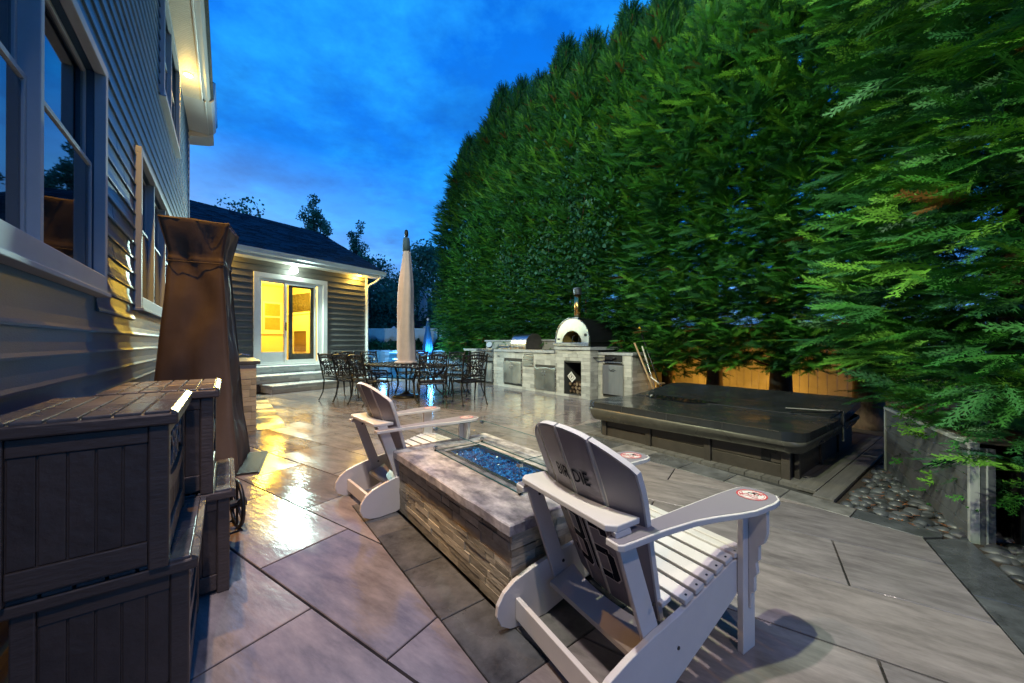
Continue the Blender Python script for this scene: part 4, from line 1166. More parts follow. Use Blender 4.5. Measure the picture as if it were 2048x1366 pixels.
m.build('tabletop', mat('wet_table_top', (.03, .03, .03), .14, .6, var=.3, nscale=22, bump=.35, bscale=30, rvar=.1), tb)
r_ = MB()
for k in range(16):
    for j in range(9):
        x, y = -1.02+.136*k, -.52+.13*j
        r_.tube([(x+.05*math.cos(a), y+.05*math.sin(a), TZ+.016) for a in np.linspace(0, 2*math.pi, 9)[:-1]], .006, 4, closed=True)
tag(r_.build('top_lattice', castal, tb), kind='stuff')
for sx in (-1, 1):
    for sy in (-1, 1):
        MB().tube([(sx*.85, sy*.42, TZ), (sx*.80, sy*.38, .6), (sx*.62, sy*.30, .45), (sx*.66, sy*.34, .2), (sx*.84, sy*.42, .03), (sx*.90, sy*.45, .012)], [.03, .03, .022, .02, .02, .026], 6).build('leg', castal, tb, smooth=True)
MB().tube([(-.62, .3, .45), (0, 0, .42), (.62, .3, .45)], .014, 6).tube([(-.62, -.3, .45), (0, 0, .42), (.62, -.3, .45)], .014, 6).build('stretcher', castal, tb)
um = thing('closed_umbrella', 'closed patio umbrella in a beige sleeve rising through the dining table', 'umbrella', (-2.45, 8.62, 0))
MB().lathe([(.30, .01), (.31, .035), (.25, .055), (.12, .075), (.05, .11), (.035, .14)], 28).build('base', castal, um, smooth=True)
MB().lathe([(.022, .1), (.022, 3.66)], 12).build('pole', castal, um, smooth=True)
prof = [(.245, .80), (.235, .85), (.236, 1.0), (.228, 1.25), (.215, 1.5), (.208, 1.8), (.208, 2.1), (.206, 2.35), (.196, 2.55), (.178, 2.75), (.150, 2.95), (.12, 3.15), (.10, 3.30), (.088, 3.38)]
P2 = []
for a_, b_ in zip(prof[:-1], prof[1:]):
    for q in range(3): P2.append((a_[0]+(b_[0]-a_[0])*q/3, a_[1]+(b_[1]-a_[1])*q/3))
P2.append(prof[-1])
mb = MB(); n = 56; vs = []
for r0_, z in P2:
    for k in range(n):
        w = 2*math.pi*k/n
        f = 1 + .045*math.cos(7*w+1.1*math.sin(z*1.7)) + .03*math.cos(3*w+z*1.3) + .03*mnoise.noise(Vector((math.cos(w)*2, math.sin(w)*2, z*1.6)))
        r0_k = r0_*.88; vs.append((r0_k*f*math.cos(w) + .012*math.sin(z*2.2), r0_k*f*math.sin(w), z + (.015*math.cos(9*w) if z < .81 else 0)))
fs = [(i*n+k, i*n+(k+1) % n, (i+1)*n+(k+1) % n, (i+1)*n+k) for i in range(len(P2)-1) for k in range(n)]
mb.add(vs, fs).build('sleeve', fabric, um, smooth=True)
MB().lathe([(.22, .77), (.25, .80), (.23, .835), (.2, .84)], 40, fold=.07, nf=9).build('gathered_hem', fabric, um, smooth=True)
MB().lathe([(.086, 3.37), (.082, 3.5), (.078, 3.6), (.066, 3.68), (.03, 3.70)], 20, fold=.05, nf=5).build('cap_cloth', greyfab, um, smooth=True)
MB().lathe([(.02, 3.69), (.042, 3.74), (.046, 3.80), (.036, 3.86), (.01, 3.88)], 12).build('finial', castal, um, smooth=True)

# ================================================================== outdoor kitchen
isl = thing('outdoor_kitchen', 'long pale ledge stone outdoor kitchen with steel doors under the hedge', 'outdoor kitchen', HP(6.30, 5.41), HA)
# local: x = outward from patio (depth), y = along; oven block y 0..1.09, long counter 1.09..5.1, fridge wing y -.90..0 set back .24
woodhole = (.26, .80, .07, .79)
MB().box((.03, .03, 0), (.85, .25, 1.08)).box((.03, .81, 0), (.85, 1.07, 1.08)).box((.03, .25, .80), (.85, .81, 1.08)).box((.8, .25, 0), (.85, .81, .8)).box((.03, .25, 0), (.8, .81, .06)).build('oven_plinth', mortar, isl)
MB().box((.03, 1.09, 0), (.74, 4.98, .995)).build('core', mortar, isl)
MB().box((.27, -.87, 0), (1.15, -.01, .985)).build('wing_core', mortar, isl)
stones(isl, (.025, .005, 0), (0, 1, 0), 1.09, 1.08, stone, lm=.20, lh=.078, holes=[woodhole], en=(-1, 0, 0), depth=.012, jit=.008, rs=31)
H2 = [(1.06-.01, 1.84, .07, .64), (1.90, 2.30, .63, .94), (2.36, 3.19, .13, .74), (3.71, 4.57, .06, 1.0)]
stones(isl, (.025, 1.09, 0), (0, 1, 0), .995, 3.89, stone, lm=.27, lh=.10, holes=[(a-1.09, b-1.09, c, d) for a, b, c, d in H2], en=(-1, 0, 0), depth=.012, jit=.008, rs=32)
stones(isl, (.265, -.88, 0), (0, 1, 0), .985, .86, stone, lm=.20, lh=.078, holes=[(.19, .73, .14, .78), (.22, .68, .83, .98)], en=(-1, 0, 0), depth=.012, jit=.008, rs=33)
stones(isl, (.27, -.872, 0), (1, 0, 0), .985, .88, stone, lm=.22, lh=.078, en=(0, -1, 0), depth=.012, jit=.008, rs=34)
stones(isl, (.03, .012, 0), (1, 0, 0), 1.09, .24, stone, lm=.2, lh=.078, en=(0, -1, 0), depth=.012, jit=.006, rs=35)
MB().box((-.03, -.03, 1.092), (1.15, 1.10, 1.16)).build('counter_top', counter, isl, bevel=.006)
MB().box((-.03, 1.105, 1.0), (.78, 3.66, 1.065)).box((-.03, 4.62, 1.0), (.78, 5.4, 1.065)).box((.3, 3.66, 1.0), (.78, 4.62, 1.065)).build('counter_top', counter, isl, bevel=.006)
MB().box((.22, -.93, .99), (1.2, -.035, 1.045)).build('counter_top', counter, isl, bevel=.006)
MB().box((.60, 1.105, 1.066), (.76, 5.0, 1.30)).build('backsplash', stone, isl); MB().box((.57, 1.10, 1.301), (.79, 5.05, 1.345)).build('backsplash_cap', counter, isl, bevel=.005)
def ddoor(ya, yb, za, zb, x=0.0, two=True, m=steel_lo, hz=None):
    d = MB().box((x-.012, ya, za), (x+.02, yb, zb)).build('door_frame', steel, isl, bevel=.003)
    ym = (ya+yb)/2
    parts = ((ya+.025, ym-.003), (ym+.003, yb-.025)) if two else ((ya+.025, yb-.025),)
    for i, (a, b) in enumerate(parts):
        q = MB().box((x-.022, a, za+.025), (x-.0125, b, zb-.025)).build('cabinet_door', m, d, bevel=.002)
    for yy in ((ym-.05, ym+.05) if two else (ym,)):
        zh = hz or zb-.14
        MB().tube([(x-.022, yy, zh+.06), (x-.055, yy, zh+.06), (x-.055, yy, zh-.06), (x-.022, yy, zh-.06)], .007, 6).build('handle', steel, d, smooth=True)
ddoor(1.06, 1.84, .08, .64); ddoor(2.36, 3.19, .13, .74); ddoor(3.74, 4.55, .07, .66)
MB().box((-.01, 1.90, .64), (.02, 2.30, .93)).build('vent_panel', steel, isl, bevel=.004); 
for k in range(5): MB().box((-.016, 1.94, .68+k*.045), (-.011, 2.26, .70+k*.045)).build('vent_slat', steel_lo, isl)
cp = MB().box((-.02, 3.72, .71), (.03, 4.56, .985)).build('control_panel', steel, isl, bevel=.004)
for y in (3.92, 4.32):
    k = MB().lathe([(.038, 0), (.036, .03), (.01, .034)], 16).build('knob', steel, cp, smooth=False); k.matrix_local = Matrix.Translation((-.021, y, .87)) @ Matrix.Rotation(R(-90), 4, 'Y')
    k = MB().lathe([(.05, 0), (.05, .004)], 16).build('knob_ring', black_metal, cp); k.matrix_local = Matrix.Translation((-.0205, y, .87)) @ Matrix.Rotation(R(-90), 4, 'Y')
MB().box((-.02, 3.72, 1.0), (.28, 4.56, 1.08)).build('griddle_lid', steel, isl, bevel=.01)
for y, z in ((3.45, .88),):
    bo = MB(); 
    bo.tube([(-.012, y-.07, z), (-.03, y-.03, z+.012), (-.03, y+.03, z-.012), (-.012, y+.07, z)], .006, 5); bo.tube([(-.015, y-.05, z-.01), (-.03, y-.02, z-.02), (-.02, y, z)], .005, 5); bo.build('bottle_opener', black_metal, isl)
for y in (1.35, 2.6, .55):
    MB().box((-.026, y-.09, 1.08 if y < 1 else .988), (.0, y+.09, 1.091 if y < 1 else .999)).build('under_light', black_metal, isl, bevel=.003)
# fridge in the wing
fr = MB().box((.225, -.69, .145), (.26, -.15, .775)).build('fridge_door', mat('fridge_steel', (.50, .50, .47), .33, .9, var=.2, nscale=1.6, rvar=.08, stretch=(1, .3, 2)), isl, bevel=.006)
bo = MB(); bo.tube([(.222, -.50, .665), (.20, -.46, .69), (.20, -.38, .655), (.222, -.34, .68)], .006, 5); bo.tube([(.222, -.47, .64), (.205, -.42, .655), (.222, -.37, .64)], .005, 5); bo.build('fridge_badge', black_metal, fr)
sl2 = MB().box((.24, -.655, .84), (.262, -.205, .975)).build('drawer_slot', dark, isl)
MB().box((.225, -.655, .825), (.26, -.205, .845)).build('slot_lip', steel, isl, bevel=.003)
# firewood and sign in the plinth
r_ = random.Random(8)
for row in range(3):
    for k in range(5-row % 2):
        y = .31 + k*.105 + (row % 2)*.05; z = .115 + row*.088; rr = r_.uniform(.036, .052)
        lg = thing('firewood_log', ('%s log from the left in the %s row of firewood in the niche' % (('first', 'second', 'third', 'fourth', 'fifth')[4-row % 2-k], ('bottom', 'middle', 'top')[row])), 'log', HP(6.30+.16+r_.uniform(-.03, .03), 5.41+y, z), HA, 'firewood stacked under the pizza oven')
        pr = [(math.cos(a)*rr*r_.uniform(.75, 1.1), math.sin(a)*rr*r_.uniform(.75, 1.1)) for a in np.linspace(0, 2*math.pi, 8)[:-1]]
        MB().prism([(0, p[0], p[1]) for p in pr], (1, 0, 0), 0, .45).build('bark', barkm, lg)
        MB().prism([(0, p[0]*.86, p[1]*.86) for p in pr], (1, 0, 0), -.002, .0).build('cut_end', mat('log_end', (.16, .11, .07), .8, var=.3, nscale=40, rand=.3), lg)
sg = thing('paper_tag', 'white square notice standing on a corner in the wood niche', 'sign', HP(6.38, 5.41+.62, .46), HA)
q = MB().box((-.006, -.095, -.095), (0, .095, .095)).build('card', whitep, sg); q.rotation_euler = (R(52), R(-12), 0)
q = MB().box((-.0075, -.06, -.06), (-.0065, .06, -.052)).box((-.0075, -.06, .052), (-.0065, .06, .06)).box((-.0075, -.06, -.052), (-.0065, -.052, .052)).box((-.0075, .052, -.052), (-.0065, .06, .052)).box((-.0075, -.012, -.03), (-.0065, .008, .03)).box((-.0075, .008, .01), (-.0065, .03, .03)).build('printed_mark', black_metal, sg); q.rotation_euler = (R(52), R(-12), 0)
# stainless grill with roll hood
gr = thing('built_in_grill', 'stainless built-in grill with a rounded roll hood on the long counter', 'grill', HP(6.30, 5.41+2.19, 1.066), HA)
pr = [(.56, 0, 0), (.0, 0, 0), (.0, 0, .12)] + [(.30-.30*math.cos(a), 0, .14+.30*math.sin(a)) for a in np.linspace(.1, math.pi/2, 10)] + [(.42, 0, .43), (.52, 0, .36), (.56, 0, .22)]
hood = MB().prism(pr, (0, 1, 0), 0.02, .67).build('hood', steel, gr, bevel=.004)
for y in (0, .67): MB().prism([(p[0], 0, p[2]) for p in pr], (0, 1, 0), y, y+.018).build('end_cap', mat('grill_end_cap', (.10, .09, .085), .4, .6), gr)
MB().tube([(-.003, .08, .075), (-.05, .08, .08), (-.05, .60, .08), (-.003, .60, .075)], .011, 8).build('hood_handle', steel, gr, smooth=True)
MB().box((-.008, .1, .03), (0, .3, .05)).build('name_plate', black_metal, gr)
MB().box((-.005, -.75, .0), (.5, -.02, .012)).build('side_shelf', steel, gr)
sb = thing('side_burner', 'low stainless side burner with a tilted round cover beside the grill', 'burner', HP(6.36, 5.41+2.93, 1.066), HA)
MB().box((0, 0, 0), (.48, .62, .035)).build('burner_tray', steel, sb, bevel=.006); MB().box((-.01, .05, .036), (.2, .58, .12)).build('burner_lid', mat('blue_steel', (.20, .24, .30), .25, .9), sb, bevel=.01)
MB().tube([(-.012, .2, .05), (-.04, .2, .05), (-.04, .42, .05), (-.012, .42, .05)], .008, 6).build('lid_handle', steel, sb)
rd = thing('round_lid', 'small round white faced burner lid tilted up at the left end of the counter', 'burner lid', HP(6.62, 5.41+4.4, 1.20), HA)  # round white disc for an opened side burner lid, not a lamp
q = MB().lathe([(.03, -.12), (.09, -.07), (.115, 0), (.112, .006)], 20).build('housing', black_metal, rd, smooth=False); q.rotation_euler = (0, R(-62), R(35))
q = MB().lathe([(.098, .006), (.096, .012)], 20).build('face', mat('pale_lid_face', (.5, .54, .6), .3), rd); q.rotation_euler = (0, R(-62), R(35))
MB().tube([(0, 0, -.04), (.02, 0, -.13)], .02, 8).build('stem', black_metal, rd)
# pizza oven
ov = thing('pizza_oven', 'domed pizza oven with a steel arch front and black body', 'oven', HP(6.30, 5.41, 1.161), HA)
def arch_poly(w, h, n=20, k=2.2, y0=0.0):
    return [(y0 + w/2*math.copysign(abs(math.cos(a))**(2/k), math.cos(a)), h*abs(math.sin(a))**(2/k)) for a in np.linspace(0, math.pi, n)]
AP = arch_poly(1.05, .56, 26, 2.15, .545)
ZB = .10
N_ = len(AP); IN = arch_poly(.60, .27, 26, 2.0, .545)
vs = []
for x, L in ((0, AP), (0, IN), (.04, AP), (.04, IN)): vs += [(x, y, z+ZB) for y, z in L]
fs = []
for i in range(N_-1):
    fs += [(i, i+1, N_+i+1, N_+i), (2*N_+i+1, 2*N_+i, 3*N_+i, 3*N_+i+1), (i+1, i, 2*N_+i, 2*N_+i+1), (N_+i, N_+i+1, 3*N_+i+1, 3*N_+i)]
MB().add(vs, fs).build('arch_front', steel_lo, ov)
rimv = [(-.006, y, z+ZB) for y, z in AP]
MB().tube(rimv, .012, 6).build('front_rim', steel, ov, smooth=True)
bd = MB(); vs = []
sect = [(.035, .97), (.25, 1.0), (.85, 1.0), (1.03, .97), (1.13, .86), (1.17, .6)]
for x, s in sect:
    vs += [(x, .545+(y-.545)*s*1.01, z*s*1.01+ZB-.06*(1)) if False else (x, .545+(y-.545)*s*1.01, z*s*1.01+ZB) for y, z in AP]
fs = [(i*N_+k+1, i*N_+k, (i+1)*N_+k, (i+1)*N_+k+1) for i in range(len(sect)-1) for k in range(N_-1)]
fs.append(tuple((len(sect)-1)*N_+k for k in range(N_)))
bd.add(vs, fs).build('dome', black_metal, ov, smooth=True)
MB().box((.04, .04, .0), (1.14, 1.06, ZB-.001)).build('base_box', black_metal, ov, bevel=.01)
MB().box((-.05, .0, .012), (.039, 1.10, ZB-.003)).build('front_ledge', steel, ov, bevel=.008)
inn = arch_poly(.60, .27, 26, 2.0, .545)
MB().add([(x, y, z+ZB) for x in (.02, .6) for y, z in inn], [(k, k+1, N_+k+1, N_+k) for k in range(N_-1)] + [tuple(N_+k for k in range(N_))]).build('oven_chamber', mat('soot_tan', (.28, .20, .06), .6, var=.4, nscale=9), ov)
for y in (.42, .62): MB().tube([(.1, y, ZB+.0), (.1, y-.02, ZB+.13), (.12, y-.06, ZB+.17)], .012, 6).build('log_guard', black_metal, ov)
MB().box((-.007, .93, ZB+.06), (-.001, 1.0, ZB+.10)).build('name_plate', black_metal, ov)
q = MB().lathe([(.03, 0), (.03, .015)], 14).build('thermometer', black_metal, ov); q.matrix_local = Matrix.Translation((-.001, .13, ZB+.17)) @ Matrix.Rotation(R(-90), 4, 'Y')
fx, fy = .10, .46
flu = MB().lathe([(.078, .64), (.078, 1.20)], 24, c=(fx, fy)).build('flue', mat('copper_tint_steel', (.78, .46, .16), .2, 1.0, var=.1), ov, smooth=True)
MB().box((fx-.11, fy-.12, .64), (fx+.13, fy+.22, .672)).build('flue_collar', steel, ov, bevel=.005)
mb = MB()
for k in range(5): mb.lathe([(.095, 1.20+k*.026), (.10, 1.207+k*.026), (.10, 1.214+k*.026), (.088, 1.22+k*.026)], 20, c=(fx, fy))
mb.lathe([(.08, 1.20), (.08, 1.335)], 20, c=(fx, fy)).lathe([(.105, 1.335), (.10, 1.35)], 20, c=(fx, fy)); mb.build('flue_cap', mat('flue_cap_steel', (.12, .14, .17), .35, .7), ov, smooth=False)
# peels resting in the slot, brooms leaning
for k, (y, z, L, lb) in enumerate(((5.41-.30, .905, .62, 'longer black peel handle jutting left from the slot under the counter'), (5.41-.36, .935, .45, 'shorter black peel handle lying above the longer one in the slot'))):
    p = thing('pizza_peel', lb, 'pizza peel', HP(6.49, y, z), HA+R(6+2*k))
    MB().tube([(0, -.15, 0), (-.05, L, -.004)], .010, 6).build('handle', black_metal, p)
    MB().box((-.05, -.16, -.004), (.3, -.12, .004)).build('blade', steel, p)
def pole(name, label, a, b, r, m, tipm=None, tip=.12, head=None, cat='tool'):
    a, b = Vector(a), Vector(b); t = thing(name, label, cat, a, 0)
    d = b - a
    MB().tube([(0, 0, 0), tuple(d)], r, 8).build('handle', m, t, smooth=True)
    if tipm: MB().tube([tuple(d*(1-tip)), tuple(d*1.003)], r*1.5, 8).build('grip', tipm, t, smooth=True)
    if head: MB().obox((0, 0, .03), head, Matrix.Rotation(HA, 3, 'Z')).build('head', mat('bristle_tan', (.25, .16, .08), .9), t, bevel=.01)
    return t
wood = mat('broom_wood', (.40, .26, .13), .5, var=.2); yel = mat('yellow_grip', (.75, .48, .03), .4)
pole('skimmer_pole', 'thin black pole with a yellow grip leaning on the end of the kitchen', (2.90, 6.92, .02), (2.535, 7.40, 1.56), .013, black_metal, yel, .07, (.3, .03, .05), 'pole')
pole('broom', 'wooden handled broom leaning against the kitchen end wall', (2.80, 7.0, .05), (2.455, 7.455, 1.25), .018, wood, None, .1, (.28, .06, .08), 'broom')
pole('dustpan_stick', 'short grey dustpan on a stick beside the broom', (2.83, 7.08, .05), (2.60, 7.42, 1.18), .011, steel, whitep, .3, (.2, .02, .15), 'dustpan')
pole('scrub_brush', 'low brush with a pale tilted handle at the back corner of the tub', (2.72, 6.78, .48), (2.58, 6.92, .62), .010, whitep, None, .1, (.2, .05, .03), 'brush')

# ================================================================== hot tub
tub = thing('hot_tub', 'sunken hot tub under a wet black folding cover with a puddle along its fold', 'hot tub', HP(4.03, 1.08), HA)
TL, TD_ = 2.36, 2.22
def rrect(x0, x1, y0, y1, r, n=6):
    P = []
    for cx, cy, a0 in ((x1-r, y0+r, -90), (x1-r, y1-r, 0), (x0+r, y1-r, 90), (x0+r, y0+r, 180)):
        for k in range(n+1):
            a = R(a0+90*k/n); P.append((cx+r*math.cos(a), cy+r*math.sin(a)))
    return P
MB().prism([(x, y, 0) for x, y in rrect(.06, TD_-.03, .06, TL-.05, .14)], (0, 0, 1), -.03, .30).build('shell', dark, tub)
for y in (.10, .80, 1.50, 2.16):
    MB().box((.025, y-.035, -.03), (.06, y+.035, .31)).build('panel_post', tubpanel, tub, bevel=.004)
for i, y in enumerate((.135, .835, 1.535)):
    y2 = (.765, 1.465, 2.125)[i]
    MB().box((.045, y+.004, -.03), (.065, y2-.004, .125)).build('side_panel', tubpanel, tub, bevel=.004)
    MB().box((.041, y+.004, .132), (.065, y2-.004, .31)).build('side_panel', tubpanel, tub, bevel=.004)
for x in (.16, .86, 1.56):
    MB().box((x+.004, .04, -.03), (x+.69, .062, .31)).build('side_panel', tubpanel, tub, bevel=.004)
    MB().box((x-.035, .02, -.03), (x+.035, .06, .31)).build('panel_post', tubpanel, tub, bevel=.004)
lm_ = Matrix(((0, 0, -1), (-1, 0, 0), (0, 1, 0))).to_4x4()
text_mesh('Trevi', .085, whitep, 'maker_badge', tub, Matrix.Translation((.038, 1.97-.12, .235)) @ lm_, shear=.25)
MB().box((.035, .22, .14), (.042, .30, .24)).build('strap_buckle', black_metal, tub, bevel=.003)
MB().box((.022, .17, .22), (.030, .23, .38)).build('strap', black_metal, tub)
# cover: two foam halves meeting at the fold, skirt below
def cover_half(x0, x1, z0_, z1_, nm, tilt=0.0, sag=0.0):
    nx, ny = 18, 36; vs = []; fs = []
    RC = .16
    for i in range(nx+1):
        for j in range(ny+1):
            fx_, fy_ = i/nx, j/ny
            x = x0+(x1-x0)*fx_; y = -.06 + (TL+.10)*fy_
            z = z0_ + (z1_-z0_)*fx_ + sag*math.sin(math.pi*fy_)*(1-abs(2*fx_-1))*.6
            z += .006*mnoise.noise(Vector((x*4, y*4, 1)))
            yin = 0
            if nm == 0 and fx_ < .3 or nm == 1 and fx_ > .7:
                d = (x-x0) if nm == 0 else (x1-x)
                if d < RC: yin = RC - math.sqrt(max(0, RC*RC-(RC-d)**2))
            y = min(max(y, -.06+yin), TL+.04-yin)
            vs.append((x, y, z))
    n0 = len(vs); vs += [(v[0], v[1], v[2]-.085) for v in vs]
    def id(i, j, b=0): return b*n0 + i*(ny+1)+j
    for i in range(nx):
        for j in range(ny):
            fs.append((id(i, j), id(i+1, j), id(i+1, j+1), id(i, j+1))); fs.append((id(i, j, 1), id(i, j+1, 1), id(i+1, j+1, 1), id(i+1, j, 1)))
    for i in range(nx): fs += [(id(i, 0, 1), id(i+1, 0, 1), id(i+1, 0), id(i, 0)), (id(i, ny), id(i+1, ny), id(i+1, ny, 1), id(i, ny, 1))]
    for j in range(ny): fs += [(id(0, j), id(0, j+1), id(0, j+1, 1), id(0, j, 1)), (id(nx, j, 1), id(nx, j+1, 1), id(nx, j+1), id(nx, j))]
    return MB().add(vs, fs)
c1 = cover_half(-.08, 1.10, .455, .435, 0).build('cover_half', vinylcov, tub, smooth=True, bevel=0)
c2 = cover_half(1.11, 2.30, .435, .56, 1, sag=-.05).build('cover_half', vinylcov, tub, smooth=True)
for c_ in (c1, c2):
    em = c_.modifiers.new('edge', 'EDGE_SPLIT'); em.split_angle = R(50)
MB().box((-.083, .85, .385), (-.078, 1.03, .41)).build('cover_handle', dark, tub, bevel=.002)
# puddle at the fold
pud = [(1.02+.03*math.cos(a)*0, 0) for a in (0,)]
pts = []
for k in range(28):
    a = 2*math.pi*k/28; pts.append((1.12 + .17*math.sin(a)*(1+.2*math.sin(3*a)), 1.72 + .50*math.cos(a)*(1+.12*math.sin(5*a)), .4445))
MB().prism(pts, (0, 0, 1), 0, .003).build('puddle', mat('rain_water', (.01, .012, .015), .03, var=0), tub)
sk_ = MB(); ring = rrect(-.085, 2.2, -.065, TL+.045, .16, 5); nr = len(ring); lv = []
for q, (zo, ins) in enumerate(((.372, 0.0), (.355, -.012), (.33, -.006), (.30, .015), (.262, .045), (.25, .05))):
    for k, (x, y) in enumerate(ring):
        cx, cy = 1.06, TL/2
        d = Vector((x-cx, y-cy)); d.normalize()
        w = .012*math.sin(k*1.7+q*.6) + .01*mnoise.noise(Vector((x*5, y*5, zo*14)))
        lv.append((x - d.x*(ins+w*.5*(q > 0)), y - d.y*(ins+w*.5*(q > 0)), zo + (.025*math.sin(y*1.6+.6)+.012*math.sin(y*5) if q > 2 else 0)))
fs = [(i*nr+(k+1) % nr, i*nr+k, (i+1)*nr+k, (i+1)*nr+(k+1) % nr) for i in range(5) for k in range(nr)]
so_ = sk_.add(lv, fs).build('skirt', vinylskirt, tub, smooth=True); sub = so_.modifiers.new('sub', 'SUBSURF'); sub.levels = 2; sub.render_levels = 2
MB().tube([(.95, -.02, .46), (1.3, -.05, .50), (1.25, .45, .475)], .012, 6).tube([(1.3, -.05, .50), (1.05, .35, .47)], .010, 6).tube([(1.2, -.08, .2), (1.3, -.06, .50)], .014, 6).build('cover_lifter', black_metal, tub)
sm = MB()
for x in (1.09,): sm.tube([(x, y, .4585-.017*(x/1.1)) for y in np.linspace(-.03, 2.38, 12)], .0028, 4)
for y in (.6, 1.2, 1.8): sm.tube([(-.0815, y, .37), (-.0815, y, .452)], .0028, 4)
sm.tube([(-.081, -.0+.12, .452), (-.081, 2.28, .452)], .0035, 5); sm.tube([(-.081, .12, .372), (-.081, 2.28, .372)], .0035, 5)
sm.build('cover_seam', vinylskirt, tub)
lf = MB(); r_ = random.Random(6)
for i in range(70):
    x, y = r_.uniform(0, 2.1), r_.uniform(.05, 2.3); z = .462 if x < 1.1 else .45+(x-1.1)*.105
    a = r_.uniform(0, 6); s = r_.uniform(.005, .013)
    lf.add([(x+s*math.cos(a), y+s*math.sin(a), z), (x-.3*s*math.sin(a), y+.3*s*math.cos(a), z+.002), (x-s*math.cos(a), y-s*math.sin(a), z), (x+.3*s*math.sin(a), y-.3*s*math.cos(a), z+.001)], [(0, 1, 2, 3)])
tag(lf.build('fallen_leaves', mat('pale_leaf', (.30, .27, .18), .7, var=.3)), kind='stuff')
bpy.data.objects[-1] if False else None
fl_o = [o for o in COL.objects if o.name.startswith('fallen_leaves')][0]; fl_o.location = HP(4.03, 1.08); fl_o.rotation_euler = (0, 0, HA)

# ================================================================== grey plank enclosure on the pebbles
sa = math.atan2(1.345, .795)
scr = thing('plank_enclosure', 'low grey plank enclosure with white corner posts standing on the pebbles', 'enclosure', (2.925, 2.375, 0), sa)
SL = 1.56; SH_ = .615
n = 6
for i in range(n):
    z0_ = -.03 + i*(SH_+.02)/n
    MB().box((.035, -.024, z0_+.0015), (SL-.045, -.002, z0_+(SH_+.02)/n-.0015)).build('side_plank', panelm, scr, bevel=.002)
for x in (.0, SL-.032): MB().box((x, -.04, -.05), (x+.032, .004, SH_-.025)).build('corner_post', trimg, scr, bevel=.002)
MB().box((0, -.04, SH_-.024), (SL, .006, SH_)).build('top_rail', trimg, scr, bevel=.002)
MB().box((.0, -.105, -.05), (.03, -.042, SH_-.03)).build('end_panel', panelm, scr); MB().box((-.004, -.072, -.05), (-.0005, -.064, SH_-.03)).build('end_trim', trimg, scr)
MB().box((.0, -.24, SH_-.004), (SL, -.042, SH_+.004)).build('lid', mat('brown_lid_board', (.10, .075, .06), .5, var=.3, bump=.3), scr, bevel=.002)
MB().box((.03, -.24, -.05), (SL, -.22, SH_-.03)).box((SL-.04, -.22, -.05), (SL-.02, -.045, SH_-.03)).build('back_panel', dark, scr)
MB().box((.93, .0, .535), (1.02, .006, .56)).build('latch_plate', steel, scr, bevel=.002)
MB().box((.945, .006, .542), (1.005, .008, .553)).build('latch_slot', dark, scr)

# ================================================================== far garden
# wooden boundary fence behind the hedge
wf = thing('board_fence', 'pale upright board fence glowing orange behind the trunks and the hot tub', 'fence', HP(9.1, -2.2), HA)
r_ = random.Random(3)
bme = MB().box((0, 0, 0), (.022, .138, 1.62)).mesh('fence_board', woodf)
for i in range(118):
    inst('fence_board', bme, wf, (0, i*.144, r_.uniform(-.004, .004)))
MB().box((.03, 0, .3), (.07, 17, .38)).box((.03, 0, 1.3), (.07, 17, 1.38)).build('rail', woodf, wf)
MB().box((-.03, 0, 1.63), (.05, 17, 1.66)).build('top_cap', woodf, wf)
# white vinyl fence across the garden end
vf = thing('vinyl_fence', 'white vinyl panel fence across the far end of the garden, tinted blue', 'fence', (-12.0, 18.0, 0), 0)
panm = MB().box((0, 0, .05), (.178, .03, 1.88)).mesh('fence_plank', vinylf)
for k in range(11):
    x = k*1.5 + .28
    MB().box((x-.065, -.06, 0), (x+.065, .07, 1.98)).lathe([(.10, 1.98), (.10, 2.0), (.02, 2.06)], 4, c=(x, 0)).build('post', vinylf, vf, bevel=.004)
    if k < 10:
        for j in range(7): inst('fence_plank', panm, vf, (x+.07+j*.195, -.005, 0), (1.08, 1, 1))
        MB().box((x+.066, -.025, 1.86), (x+1.434, .045, 1.96)).box((x+.066, -.025, .05), (x+1.434, .045, .15)).build('rail', vinylf, vf)
bp_ = thing('dark_post', 'thin black pole standing in front of the white fence near the hedge', 'pole', (-3.52, 17.75, 0))
MB().tube([(0, 0, 0), (0, 0, 2.0)], .045, 8).build('shaft', black_metal, bp_)
# pool and raised wall
water = mat('pool_water', (.005, .12, .22), .04, var=.2, nscale=3, bump=.12, bscale=5)
pl = tag(MB().box((-9.5, 12.9, -.055), (-1.2, 16.55, .012)).build('pool_water', water), kind='structure')
cop = thing('pool_surround', None, None, (0, 0, 0), 0, kind='structure')
for k in range(12):
    x = -9.9 + k*.75
    MB().box((x+.003, 12.55, -.03), (x+.747, 12.9, .03)).build('coping_stone', counter, cop, bevel=.006)
pw = thing('pool_wall', 'low raised stone wall behind the pool with blue lit spouts', 'wall', (-9.9, 16.6, 0), 0)
MB().box((0, .03, 0), (9.6, .55, .86)).build('core', mortar, pw)
stones(pw, (0, .03, 0), (1, 0, 0), .86, 9.6, stone, lm=.55, lh=.15, en=(0, -1, 0), depth=.02, jit=.01, rs=51)
for k in range(8): MB().box((k*1.2+.003, -.03, .862), (k*1.2+1.197, .60, .93)).build('cap_stone', counter, pw, bevel=.008)
